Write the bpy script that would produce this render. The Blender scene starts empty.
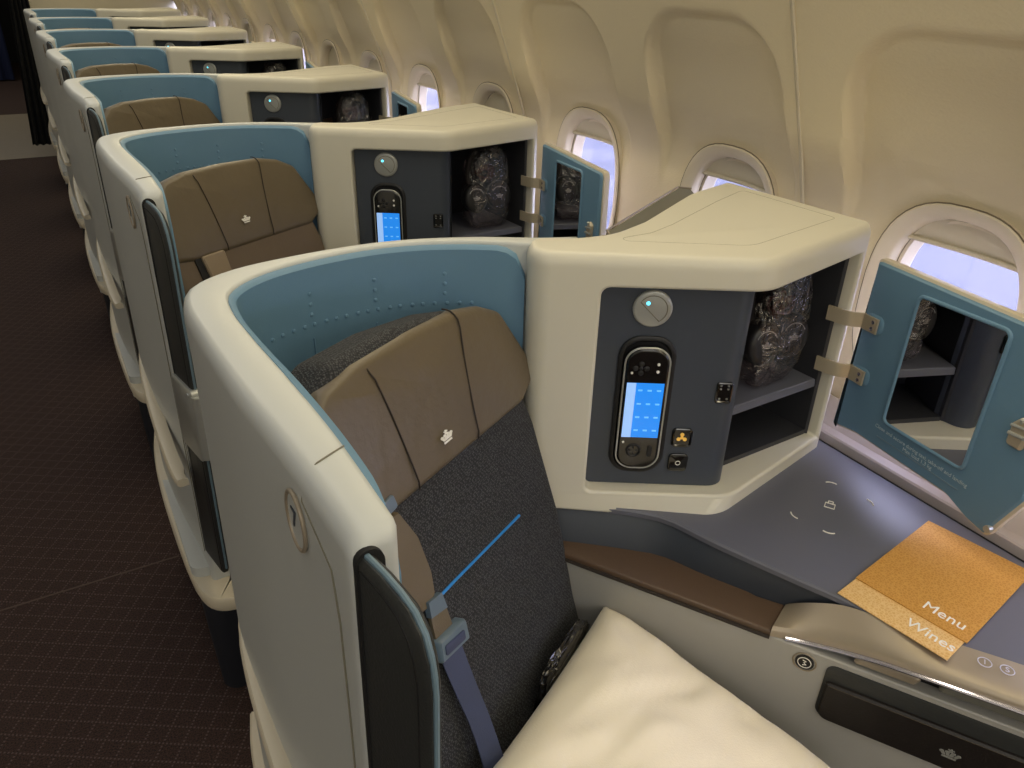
import bpy, bmesh, math, random
from mathutils import Vector, Matrix, noise
random.seed(4)
C = bpy.context.scene.collection
PI = math.pi
PITCH = 1.067            # seat rows repeat every 42 inches
NROW = 7
cos, sin, rad = math.cos, math.sin, math.radians

# ------------------------------------------------------------------ materials
def lin(c):
    return tuple(((v / 255) / 12.92 if v / 255 < .04045 else ((v / 255 + .055) / 1.055) ** 2.4) for v in c)
def nodes(m): return m.node_tree.nodes, m.node_tree.links
def mat(name, rgb, rough=.5, metal=0., spec=.5, bump=None, var=0., vscale=40, coat=0., emit=None, estr=0., alpha=1., sheen=0.):
    m = bpy.data.materials.new(name); m.use_nodes = True
    N, L = nodes(m); b = N['Principled BSDF']
    c = lin(rgb)
    b.inputs['Base Color'].default_value = (*c, 1); b.inputs['Roughness'].default_value = rough
    b.inputs['Metallic'].default_value = metal; b.inputs['Specular IOR Level'].default_value = spec
    b.inputs['Coat Weight'].default_value = coat; b.inputs['Coat Roughness'].default_value = .15
    b.inputs['Sheen Weight'].default_value = sheen
    if emit: b.inputs['Emission Color'].default_value = (*lin(emit), 1); b.inputs['Emission Strength'].default_value = estr
    tc = N.new('ShaderNodeTexCoord')
    n = N.new('ShaderNodeTexNoise'); n.inputs['Scale'].default_value = vscale; n.inputs['Detail'].default_value = 4
    L.new(tc.outputs['Object'], n.inputs['Vector'])
    if var:
        r = N.new('ShaderNodeMix'); r.data_type = 'RGBA'
        r.inputs[6].default_value = (*[v * (1 - var) for v in c], 1); r.inputs[7].default_value = (*[min(1, v * (1 + var)) for v in c], 1)
        L.new(n.outputs['Fac'], r.inputs[0]); L.new(r.outputs[2], b.inputs['Base Color'])
    if bump:
        sc, st = bump
        n2 = N.new('ShaderNodeTexNoise'); n2.inputs['Scale'].default_value = sc; n2.inputs['Detail'].default_value = 5
        L.new(tc.outputs['Object'], n2.inputs['Vector'])
        bp = N.new('ShaderNodeBump'); bp.inputs['Strength'].default_value = st; bp.inputs['Distance'].default_value = .002
        L.new(n2.outputs['Fac'], bp.inputs['Height']); L.new(bp.outputs['Normal'], b.inputs['Normal'])
    return m
def weave(name, dark, light, sc, rough=.85):
    m = mat(name, dark, rough); N, L = nodes(m); b = N['Principled BSDF']
    tc = N.new('ShaderNodeTexCoord'); v = N.new('ShaderNodeTexVoronoi'); v.inputs['Scale'].default_value = sc; v.inputs['Randomness'].default_value = .55
    L.new(tc.outputs['Object'], v.inputs['Vector'])
    rp = N.new('ShaderNodeValToRGB'); e = rp.color_ramp.elements
    e[0].position = .12; e[0].color = (*lin(light), 1); e[1].position = .55; e[1].color = (*lin(dark), 1)
    L.new(v.outputs['Distance'], rp.inputs[0]); L.new(rp.outputs[0], b.inputs['Base Color'])
    bp = N.new('ShaderNodeBump'); bp.inputs['Strength'].default_value = .8; bp.inputs['Distance'].default_value = .001; bp.invert = True
    L.new(v.outputs['Distance'], bp.inputs['Height']); L.new(bp.outputs['Normal'], b.inputs['Normal'])
    return m
SEAT_A, SEAT_L = rad(30), rad(19)
M = {}
M['shell'] = mat('painted_shell', (190, 193, 190), .38, var=.02, vscale=6, bump=(900, .05))
M['housing'] = mat('housing_plastic', (208, 204, 188), .4, var=.02, vscale=6, bump=(900, .05))
M['seam'] = mat('panel_joint', (120, 116, 100), .7)
M['black'] = mat('shadow_gap_black', (10, 10, 12), .7)  # black for seams and grooves, and for painted shade in gaps
M['liner'] = mat('blue_liner', (100, 136, 162), .5, var=.04, vscale=8, bump=(700, .12))
M['piping'] = mat('pale_blue_piping', (100, 122, 136), .45)
M['leather_brown'] = mat('brown_leather', (96, 85, 67), .40, var=.08, vscale=12, bump=(38, .9))
M['leather_seat'] = mat('brown_seat_fabric', (98, 84, 68), .6, var=.06, vscale=30, bump=(400, .3))
M['stitch'] = mat('dark_seam_thread', (38, 30, 24), .7)
M['leather_black'] = mat('black_leather', (40, 42, 42), .5, bump=(300, .3))
M['fabric'] = weave('charcoal_mesh_fabric', (25, 26, 29), (78, 79, 81), 330)
M['blueline'] = mat('bright_blue_piping', (28, 124, 196), .45)
M['strap'] = mat('brown_strap_webbing', (98, 86, 66), .6, bump=(500, .3))
M['strap_pale'] = mat('pale_strap_webbing', (134, 118, 96), .6, bump=(500, .3))
M['belt'] = mat('slate_blue_belt_webbing', (52, 60, 88), .6, bump=(700, .3))
M['belt_clip'] = mat('blue_grey_belt_plastic', (92, 108, 122), .35)
M['panel'] = mat('slate_control_panel', (62, 68, 78), .4, bump=(900, .06))
M['lining'] = mat('dark_compartment_lining', (50, 51, 56), .42, bump=(700, .08))
M['shelf'] = mat('grey_console_top', (98, 100, 112), .36, bump=(900, .06))
M['body'] = mat('dark_slate_console', (54, 59, 68), .45, bump=(900, .06))
M['sidepanel'] = mat('warm_grey_side_panel', (162, 160, 155), .4, var=.02, vscale=5)
M['pad'] = mat('brown_armrest_leather', (84, 66, 52), .45, bump=(300, .3))
M['bronze'] = mat('champagne_metal', (160, 148, 130), .4, metal=.35, var=.03, vscale=10)
M['chrome'] = mat('lavender_highlight_metal', (206, 206, 226), .15, metal=1)  # lavender tint carries the window reflection in the colour
M['metal'] = mat('brushed_warm_metal', (196, 184, 160), .35, metal=.45)
M['silver'] = mat('satin_silver', (176, 178, 174), .35, metal=.5)
M['mirror'] = mat('mirror_glass', (225, 225, 225), .01, metal=1)
M['gloss'] = mat('gloss_black_plastic', (8, 8, 9), .12, coat=.6)
M['matblack'] = mat('matt_black_plastic', (20, 20, 22), .45)
M['white'] = mat('white_print', (236, 234, 226), .5)
M['greyprint'] = mat('pale_print', (176, 196, 206), .6)
M['pillow'] = mat('cream_cotton', (238, 228, 206), .8, bump=(420, .25), sheen=.2)
M['gold'] = None
M['trim'] = mat('cream_trim', (206, 196, 174), .35)
M['base'] = mat('dark_navy_base', (26, 29, 38), .6)
M['curtain'] = mat('black_curtain_cloth', (10, 10, 12), .9, bump=(200, .3))
M['bluecurtain'] = mat('blue_curtain_cloth', (14, 28, 66), .9, bump=(200, .3))
M['bulk'] = mat('beige_bulkhead', (188, 180, 156), .5, var=.02)
M['ring'] = mat('window_surround', (220, 208, 184), .5)
M['shade'] = mat('window_shade', (204, 194, 168), .5)
M['ringgap'] = mat('window_seal', (120, 108, 88), .7)
M['amber'] = mat('amber_socket_light', (210, 170, 80), .4, emit=(210, 160, 70), estr=.5)
M['screen'] = mat('lit_blue_screen', (20, 90, 190), .2, emit=(40, 140, 235), estr=.9)
M['screenw'] = mat('lit_pale_screen', (120, 150, 200), .2, emit=(150, 190, 240), estr=.9)
M['screeni'] = mat('lit_icon_blue', (90, 160, 220), .2, emit=(96, 176, 245), estr=.9)
M['led'] = mat('lit_indicator', (60, 180, 220), .3, emit=(90, 210, 240), estr=3)
M['earcup'] = mat('earcup_plastic', (34, 33, 35), .35)
M['cable'] = mat('bundled_cable', (70, 34, 32), .35)

def thinfres(N, L):
    lw = N.new('ShaderNodeLayerWeight'); lw.inputs['Blend'].default_value = .5
    p = N.new('ShaderNodeMath'); p.operation = 'POWER'; p.inputs[1].default_value = 4; L.new(lw.outputs['Facing'], p.inputs[0])
    q = N.new('ShaderNodeMath'); q.operation = 'MULTIPLY_ADD'; q.inputs[1].default_value = .8; q.inputs[2].default_value = .04; L.new(p.outputs[0], q.inputs[0])
    return {'lw': lw, 'out': q.outputs[0]}
def plastic(name, tint, rough=.12):
    m = bpy.data.materials.new(name); m.use_nodes = True; N, L = nodes(m); N.clear()
    o = N.new('ShaderNodeOutputMaterial'); t = N.new('ShaderNodeBsdfTransparent'); g = N.new('ShaderNodeBsdfGlossy'); x = N.new('ShaderNodeMixShader')
    t.inputs[0].default_value = (*tint, 1); g.inputs['Roughness'].default_value = rough
    f = thinfres(N, L)
    tc = N.new('ShaderNodeTexCoord'); n = N.new('ShaderNodeTexNoise'); n.inputs['Scale'].default_value = 24; n.inputs['Detail'].default_value = 3
    n.inputs['Distortion'].default_value = 2.6
    bp = N.new('ShaderNodeBump'); bp.inputs['Strength'].default_value = 1; bp.inputs['Distance'].default_value = .012
    L.new(tc.outputs['Object'], n.inputs['Vector']); L.new(n.outputs['Fac'], bp.inputs['Height'])
    L.new(bp.outputs['Normal'], g.inputs['Normal']); L.new(bp.outputs['Normal'], f['lw'].inputs['Normal'])
    mm = N.new('ShaderNodeMath'); mm.operation = 'MULTIPLY_ADD'; mm.inputs[1].default_value = 1.0; mm.inputs[2].default_value = .12; mm.use_clamp = True
    L.new(f['out'], mm.inputs[0]); L.new(mm.outputs[0], x.inputs[0]); L.new(t.outputs[0], x.inputs[1]); L.new(g.outputs[0], x.inputs[2])
    L.new(x.outputs[0], o.inputs[0]); return m
M['bag'] = plastic('clear_plastic_film', (.90, .82, .82))
def glass():
    m = bpy.data.materials.new('window_glass'); m.use_nodes = True; N, L = nodes(m); N.clear()
    o = N.new('ShaderNodeOutputMaterial'); t = N.new('ShaderNodeBsdfTransparent'); g = N.new('ShaderNodeBsdfGlossy'); x = N.new('ShaderNodeMixShader')
    g.inputs['Roughness'].default_value = .02; f = thinfres(N, L)
    L.new(f['out'], x.inputs[0]); L.new(t.outputs[0], x.inputs[1]); L.new(g.outputs[0], x.inputs[2]); L.new(x.outputs[0], o.inputs[0]); return m
M['glass'] = glass()

def gold_mat(name, a, b_, ):
    m = mat(name, a, .5); N, L = nodes(m); b = N['Principled BSDF']
    tc = N.new('ShaderNodeTexCoord'); v = N.new('ShaderNodeTexVoronoi'); v.inputs['Scale'].default_value = 210
    v.feature = 'DISTANCE_TO_EDGE'
    L.new(tc.outputs['Object'], v.inputs['Vector'])
    r = N.new('ShaderNodeValToRGB'); r.color_ramp.elements[0].position = .02; r.color_ramp.elements[1].position = .22
    r.color_ramp.elements[0].color = (*lin(b_), 1); r.color_ramp.elements[1].color = (*lin(a), 1)
    L.new(v.outputs['Distance'], r.inputs[0]); L.new(r.outputs[0], b.inputs['Base Color'])
    b.inputs['Metallic'].default_value = .25
    return m
M['gold'] = gold_mat('gold_cover', (194, 138, 58), (212, 160, 80))
M['palegold'] = gold_mat('pale_gold_cover', (222, 176, 104), (236, 200, 138))

def carpet():
    m = mat('aisle_carpet', (44, 30, 26), .95); N, L = nodes(m); b = N['Principled BSDF']
    tc = N.new('ShaderNodeTexCoord')
    def grid(sc, rotz):
        mp = N.new('ShaderNodeMapping'); mp.inputs['Rotation'].default_value = (0, 0, rotz); L.new(tc.outputs['Object'], mp.inputs['Vector'])
        s = N.new('ShaderNodeSeparateXYZ'); L.new(mp.outputs['Vector'], s.inputs[0]); out = []
        for ax in ('X', 'Y'):
            a = N.new('ShaderNodeMath'); a.operation = 'MULTIPLY'; a.inputs[1].default_value = sc; L.new(s.outputs[ax], a.inputs[0])
            f = N.new('ShaderNodeMath'); f.operation = 'PINGPONG'; f.inputs[1].default_value = .5; L.new(a.outputs[0], f.inputs[0])
            g = N.new('ShaderNodeMath'); g.operation = 'LESS_THAN'; g.inputs[1].default_value = .06; L.new(f.outputs[0], g.inputs[0]); out.append(g)
        mx = N.new('ShaderNodeMath'); mx.operation = 'MAXIMUM'; L.new(out[0].outputs[0], mx.inputs[0]); L.new(out[1].outputs[0], mx.inputs[1])
        return mx
    def dots(sc, rotz, th, op='MINIMUM'):
        mp = N.new('ShaderNodeMapping'); mp.inputs['Rotation'].default_value = (0, 0, rotz); L.new(tc.outputs['Object'], mp.inputs['Vector'])
        sx = N.new('ShaderNodeSeparateXYZ'); L.new(mp.outputs['Vector'], sx.inputs[0]); out = []
        for ax in ('X', 'Y'):
            a = N.new('ShaderNodeMath'); a.operation = 'MULTIPLY'; a.inputs[1].default_value = sc; L.new(sx.outputs[ax], a.inputs[0])
            f = N.new('ShaderNodeMath'); f.operation = 'PINGPONG'; f.inputs[1].default_value = .5; L.new(a.outputs[0], f.inputs[0])
            q = N.new('ShaderNodeMath'); q.operation = 'LESS_THAN'; q.inputs[1].default_value = th; L.new(f.outputs[0], q.inputs[0]); out.append(q)
        mx = N.new('ShaderNodeMath'); mx.operation = op; L.new(out[0].outputs[0], mx.inputs[0]); L.new(out[1].outputs[0], mx.inputs[1]); return mx
    c1 = dots(22, rad(33), .10, 'MAXIMUM'); d1 = dots(110, rad(33), .24)
    mu = N.new('ShaderNodeMath'); mu.operation = 'MULTIPLY'; L.new(c1.outputs[0], mu.inputs[0]); L.new(d1.outputs[0], mu.inputs[1])
    n = N.new('ShaderNodeTexNoise'); n.inputs['Scale'].default_value = 260; L.new(tc.outputs['Object'], n.inputs['Vector'])
    base = N.new('ShaderNodeValToRGB'); e = base.color_ramp.elements
    e[0].position = .35; e[0].color = (*lin((24, 16, 15)), 1); e[1].position = .7; e[1].color = (*lin((72, 48, 40)), 1)
    L.new(n.outputs['Fac'], base.inputs[0])
    mx = N.new('ShaderNodeMix'); mx.data_type = 'RGBA'; L.new(mu.outputs[0], mx.inputs[0]); L.new(base.outputs[0], mx.inputs[6]); mx.inputs[7].default_value = (*lin((86, 70, 68)), 1)
    L.new(mx.outputs[2], b.inputs['Base Color'])
    bp = N.new('ShaderNodeBump'); bp.inputs['Distance'].default_value = .004; L.new(n.outputs['Fac'], bp.inputs['Height']); L.new(bp.outputs['Normal'], b.inputs['Normal'])
    return m
M['carpet'] = carpet()
M['galley'] = mat('galley_floor_vinyl', (128, 118, 100), .5, var=.05, vscale=10)
def wallmat():
    m = mat('sidewall_laminate', (226, 212, 180), .55); N, L = nodes(m); b = N['Principled BSDF']
    tc = N.new('ShaderNodeTexCoord'); mp = N.new('ShaderNodeMapping'); mp.inputs['Scale'].default_value = (1, 1, 2.2)
    L.new(tc.outputs['Object'], mp.inputs['Vector'])
    n = N.new('ShaderNodeTexNoise'); n.inputs['Scale'].default_value = 160; n.inputs['Detail'].default_value = 3; L.new(mp.outputs['Vector'], n.inputs['Vector'])
    bp = N.new('ShaderNodeBump'); bp.inputs['Strength'].default_value = .35; bp.inputs['Distance'].default_value = .002
    L.new(n.outputs['Fac'], bp.inputs['Height']); L.new(bp.outputs['Normal'], b.inputs['Normal']); return m
M['wall'] = wallmat()
def apron():
    m = mat('icy_apron', (150, 150, 160), .8); N, L = nodes(m); b = N['Principled BSDF']
    tc = N.new('ShaderNodeTexCoord'); n = N.new('ShaderNodeTexNoise'); n.inputs['Scale'].default_value = 3.2; n.inputs['Detail'].default_value = 8
    n.inputs['Roughness'].default_value = .8
    L.new(tc.outputs['Object'], n.inputs['Vector'])
    w = N.new('ShaderNodeTexNoise'); w.inputs['Scale'].default_value = .35; L.new(tc.outputs['Object'], w.inputs['Vector'])
    r = N.new('ShaderNodeValToRGB'); r.color_ramp.elements[0].position = .49; r.color_ramp.elements[0].color = (*lin((30, 34, 48)), 1)
    r.color_ramp.elements[1].position = .56; r.color_ramp.elements[1].color = (*lin((54, 55, 66)), 1)
    ad = N.new('ShaderNodeMath'); ad.operation = 'MULTIPLY_ADD'; ad.inputs[1].default_value = .6; L.new(w.outputs['Fac'], ad.inputs[0])
    hf = N.new('ShaderNodeMath'); hf.operation = 'MULTIPLY'; hf.inputs[1].default_value = .45; L.new(n.outputs['Fac'], hf.inputs[0]); L.new(hf.outputs[0], ad.inputs[2])
    L.new(ad.outputs[0], r.inputs[0]); L.new(r.outputs[0], b.inputs['Base Color']); return m
M['apron'] = apron()

# ------------------------------------------------------------------ geometry helpers
class G:
    def __init__(s): s.v = []; s.f = []
    def add(s, vs, fs):
        o = len(s.v); s.v += [tuple(v) for v in vs]; s.f += [tuple(i + o for i in f) for f in fs]; return s
    def rings(s, R, cap=True, closed=False):
        n = len(R[0]); vs = [p for r in R for p in r]; fs = []
        m = len(R)
        for i in range(m if closed else m - 1):
            a, b = i * n, ((i + 1) % m) * n
            for j in range(n): k = (j + 1) % n; fs.append((a + j, a + k, b + k, b + j))
        if cap and not closed: fs.append(tuple(range(n))[::-1]); fs.append(tuple(range((m - 1) * n, m * n)))
        return s.add(vs, fs)
    def strip(s, R):          # open rows
        n = len(R[0]); vs = [p for r in R for p in r]; fs = []
        for i in range(len(R) - 1):
            for j in range(n - 1): a = i * n + j; fs.append((a, a + 1, a + n + 1, a + n))
        return s.add(vs, fs)
    def box(s, c, h, R=None):
        c = Vector(c); R = R or Matrix.Identity(3)
        P = [c + R @ Vector((x * h[0], y * h[1], z * h[2])) for x in (-1, 1) for y in (-1, 1) for z in (-1, 1)]
        return s.add(P, [(0, 1, 3, 2), (4, 6, 7, 5), (0, 4, 5, 1), (2, 3, 7, 6), (0, 2, 6, 4), (1, 5, 7, 3)])
    def tube(s, pts, r, seg=8, flat=None, closed=False):
        pts = [Vector(p) for p in pts]; R = []; n = len(pts); up = None
        for i, p in enumerate(pts):
            t = (pts[(i + 1) % n] - pts[i - 1]) if closed else (pts[min(i + 1, n - 1)] - pts[max(i - 1, 0)])
            t.normalize()
            if up is None: up = Vector((0, 0, 1)) if abs(t.z) < .9 else Vector((1, 0, 0))
            x = t.cross(up).normalized(); y = x.cross(t); up = y
            rr = r[i] if isinstance(r, (list, tuple)) else r
            R.append([p + x * cos(a) * rr * (flat or 1) + y * sin(a) * rr for a in [2 * PI * k / seg for k in range(seg)]])
        return s.rings(R, closed=closed)

def sm(path, n):            # resample a polyline evenly
    path = [Vector(p) for p in path]; d = [0]
    for a, b in zip(path, path[1:]): d.append(d[-1] + (b - a).length)
    out = []
    for i in range(n):
        t = d[-1] * i / (n - 1); k = 0
        while k < len(d) - 2 and d[k + 1] < t: k += 1
        u = (t - d[k]) / max(1e-9, d[k + 1] - d[k]); out.append(path[k].lerp(path[k + 1], u))
    return out
def spline(path, n):        # Catmull-Rom then even resample
    P = [Vector(p) for p in path]; P = [P[0] * 2 - P[1]] + P + [P[-1] * 2 - P[-2]]; out = []
    for i in range(1, len(P) - 2):
        a, b, c, d = P[i - 1:i + 3]
        for k in range(12):
            t = k / 12; out.append(.5 * ((2 * b) + (c - a) * t + (2 * a - 5 * b + 4 * c - d) * t * t + (-a + 3 * b - 3 * c + d) * t ** 3))
    out.append(P[-2]); return sm(out, n)
def rpoly(pts, r, seg=6):   # polygon with rounded corners (2D)
    n = len(pts); out = []
    for i in range(n):
        p = Vector(pts[i][:2]); a = Vector(pts[i - 1][:2]); b = Vector(pts[(i + 1) % n][:2])
        ri = r[i] if isinstance(r, (list, tuple)) else r
        if ri <= 0: out.append(p); continue
        da = (a - p); db = (b - p); la, lb = da.length, db.length; da /= la; db /= lb
        ang = da.angle(db); t = min(ri / math.tan(ang / 2), la * .49, lb * .49); rr = t * math.tan(ang / 2)
        c = p + (da + db).normalized() * (rr / sin(ang / 2))
        s0 = p + da * t - c; s1 = p + db * t - c
        a0 = math.atan2(s0.y, s0.x); a1 = math.atan2(s1.y, s1.x); d = (a1 - a0 + PI) % (2 * PI) - PI
        for k in range(seg + 1): q = a0 + d * k / seg; out.append(c + Vector((cos(q), sin(q))) * rr)
    return out
def inset(poly, d):         # positive = inwards (CCW or CW handled)
    n = len(poly); A = sum(poly[i - 1].x * poly[i].y - poly[i].x * poly[i - 1].y for i in range(n)); s = 1 if A > 0 else -1
    out = []
    for i in range(n):
        e0 = poly[i] - poly[i - 1]; e1 = poly[(i + 1) % n] - poly[i]
        n0 = Vector((-e0.y, e0.x)); n1 = Vector((-e1.y, e1.x))
        if n0.length < 1e-9: n0 = n1
        if n1.length < 1e-9: n1 = n0
        n0.normalize(); n1.normalize(); m = n0 + n1
        if m.length < 1e-6: m = n0
        m.normalize(); k = max(.5, m.dot(n0)); out.append(poly[i] + m * (s * d / k))
    return out
def slab(poly, prof, fn):   # poly 2D, prof [(inset, w)], fn(x, y, w) -> 3D
    poly = [Vector(p[:2]) for p in poly]; g = G(); R = []
    for d, w in prof:
        q = inset(poly, d) if d else poly
        R.append([fn(p.x, p.y, w) for p in q])
    return g.rings(R)
def rnd(t0, t1, r, k=4):    # profile for a slab from w=t0 to t1 rounded by r at both ends
    a = [(r * (1 - sin(PI / 2 * i / k)), t0 + r * (1 - cos(PI / 2 * i / k))) for i in range(k + 1)] if t1 > t0 else None
    b = [(r * (1 - cos(PI / 2 * i / k)), t1 - r * (1 - sin(PI / 2 * i / k))) for i in range(k + 1)]
    return a + b
def rtop(t0, t1, r, k=5):   # rounded only at t1
    return [(0, t0)] + [(r * (1 - cos(PI / 2 * i / k)), t1 - r * (1 - sin(PI / 2 * i / k))) for i in range(k + 1)]
XY = lambda x, y, w: Vector((x, y, w))

def origin(o):
    v = Vector((0, 0, 0))
    while o is not None: v += o.location; o = o.parent
    return v
def obj(name, g, m, parent=None, bevel=0, ang=38, smooth=True):
    me = bpy.data.meshes.new(name); org = origin(parent)
    if isinstance(g, G):
        me.from_pydata([tuple(Vector(v) - org) for v in g.v], [], g.f)
        bm = bmesh.new(); bm.from_mesh(me)
    else: bm = g
    bmesh.ops.recalc_face_normals(bm, faces=bm.faces)
    if smooth:
        for f in bm.faces: f.smooth = True
        for e in bm.edges:
            e.smooth = not (len(e.link_faces) == 2 and e.calc_face_angle(0) > rad(ang))
    bm.to_mesh(me); bm.free(); me.materials.append(m)
    o = bpy.data.objects.new(name, me); C.objects.link(o)
    if parent: o.parent = parent
    if bevel:
        b = o.modifiers.new('bevel', 'BEVEL'); b.width = bevel; b.segments = 3; b.limit_method = 'ANGLE'; b.angle_limit = rad(35)
        b.harden_normals = False
    return o
def tag(o, label, cat, group=None):
    o['label'] = label; o['category'] = cat
    if group: o['group'] = group
    return o
def thing(name, label, cat, loc, group=None):
    o = bpy.data.objects.new(name, None); C.objects.link(o); o.location = loc; o.empty_display_size = .1
    return tag(o, label, cat, group)
def structure(o): o['kind'] = 'structure'; return o
def dup(root, dy, label=None):
    def cp(o, par):
        c = o.copy(); C.objects.link(c)
        if par: c.parent = par
        for ch in list(o.children): cp(ch, c)
        return c
    r = cp(root, None); r.location = Vector(root.location) + Vector((0, dy, 0))
    if label: r['label'] = label
    return r
def text(name, s, size, m, parent, p, ex, ey, depth=.0006, align='CENTER'):
    cu = bpy.data.curves.new('t', 'FONT'); cu.body = s; cu.size = size; cu.extrude = depth; cu.align_x = align; cu.align_y = 'CENTER'
    cu.resolution_u = 3
    to = bpy.data.objects.new('t', cu); C.objects.link(to)
    dg = bpy.context.evaluated_depsgraph_get(); me = bpy.data.meshes.new_from_object(to.evaluated_get(dg))
    bpy.data.objects.remove(to); bpy.data.curves.remove(cu)
    ex = Vector(ex).normalized(); ey = Vector(ey); ey = (ey - ex * ey.dot(ex)).normalized(); ez = ex.cross(ey)
    org = origin(parent)
    for v in me.vertices: v.co = Vector(p) + ex * v.co.x + ey * v.co.y + ez * v.co.z - org
    me.materials.clear(); me.materials.append(m); me.name = name
    o = bpy.data.objects.new(name, me); C.objects.link(o); o.parent = parent; return o
def crown(name, m, parent, p, ex, ey, s, depth=.0015):
    """three-point crown with balls, a cross and a base bar"""
    ex = Vector(ex).normalized(); ey = Vector(ey); ey = (ey - ex * ey.dot(ex)).normalized(); ez = ex.cross(ey); p = Vector(p); g = G()
    F = lambda x, y, w: p + ex * x * s * 1.15 + ey * y * s * .85 + ez * w
    g2 = slab([Vector(q) for q in [(-.36, -.42), (.36, -.42), (.36, -.28), (-.36, -.28)]], [(0, 0), (0, depth)], F); g.add(g2.v, g2.f)
    for q in ([(-.36, -.2), (-.2, -.2), (-.28, .05), (-.5, .05)], [(-.17, -.2), (0, -.2), (-.03, .1), (-.23, .1)], [(0, -.2), (.17, -.2), (.23, .1), (.03, .1)], [(.2, -.2), (.36, -.2), (.5, .05), (.28, .05)]):
        g2 = slab([Vector(a) for a in q], [(0, 0), (0, depth)], F); g.add(g2.v, g2.f)
    for x, y, r in ((-.43, .1, .12), (-.16, .15, .12), (.16, .15, .12), (.43, .1, .12), (0, .3, .1), (0, .5, .055), (-.12, .43, .05), (.12, .43, .05), (0, .42, .07)):
        g2 = slab([Vector((x + r * cos(k * PI / 5), y + r * sin(k * PI / 5))) for k in range(10)], [(0, 0), (0, depth)], F); g.add(g2.v, g2.f)
    return obj(name, g, m, parent)
def boolean(oa, gb, op='DIFFERENCE', be=(), br=.014):
    """cut a helper solid out of a mesh object, baking the result"""
    me = bpy.data.meshes.new('cut'); org = origin(oa)
    me.from_pydata([tuple(Vector(v) - org) for v in gb.v], [], gb.f)
    bm = bmesh.new(); bm.from_mesh(me)
    if be:
        bm.verts.ensure_lookup_table(); bm.edges.ensure_lookup_table()
        ed = [e for e in bm.edges if tuple(sorted(v.index for v in e.verts)) in be]
        bmesh.ops.bevel(bm, geom=ed, offset=br, segments=6, affect='EDGES', profile=.5)
    bmesh.ops.recalc_face_normals(bm, faces=bm.faces); bm.to_mesh(me); bm.free()
    ob = bpy.data.objects.new('cut', me); C.objects.link(ob)
    ob.parent = oa.parent; ob.matrix_parent_inverse = Matrix.Identity(4)
    md = oa.modifiers.new('b', 'BOOLEAN'); md.operation = op; md.object = ob; md.solver = 'EXACT'
    bpy.context.view_layer.update()
    dg = bpy.context.evaluated_depsgraph_get(); nm = bpy.data.meshes.new_from_object(oa.evaluated_get(dg))
    oa.modifiers.remove(md); old = oa.data; mats = list(old.materials); oa.data = nm
    nm.materials.clear()
    for m in mats: nm.materials.append(m)
    for p in nm.polygons: p.material_index = 0
    bpy.data.objects.remove(ob); bpy.data.meshes.remove(old)
    bm = bmesh.new(); bm.from_mesh(nm)
    for f in bm.faces: f.smooth = True
    for e in bm.edges: e.smooth = not (len(e.link_faces) == 2 and e.calc_face_angle(0) > rad(30))
    bm.to_mesh(nm); bm.free()

# ------------------------------------------------------------------ camera (photographer stands in the aisle, leaning over the front seat)
HC = 1.60
def setup_camera():
    F = 770.; vx, vy, v2x = -8., -48., -40.
    d1 = Vector((vx - 512, vy - 384, F)); v2 = Vector((v2x, -(F * F + v2x * d1.x) / d1.y, F))
    fw = d1.normalized(); dn = v2.normalized(); rt = dn.cross(fw)
    # rows: world axes expressed in camera axes (x right, y down, z forward)
    R = Matrix((rt, fw, -dn))
    Rb = R @ Matrix(((1, 0, 0), (0, -1, 0), (0, 0, -1)))
    cd = bpy.data.cameras.new('camera'); cam = bpy.data.objects.new('camera', cd); C.objects.link(cam)
    m = Rb.to_4x4(); m.translation = (0, 0, HC); cam.matrix_world = m
    cd.sensor_width = 36; cd.lens = F / 1024 * 36; cd.clip_start = .02; cd.clip_end = 500
    bpy.context.scene.camera = cam
setup_camera()
ZT = 1.232               # top of the seat shells

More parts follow.
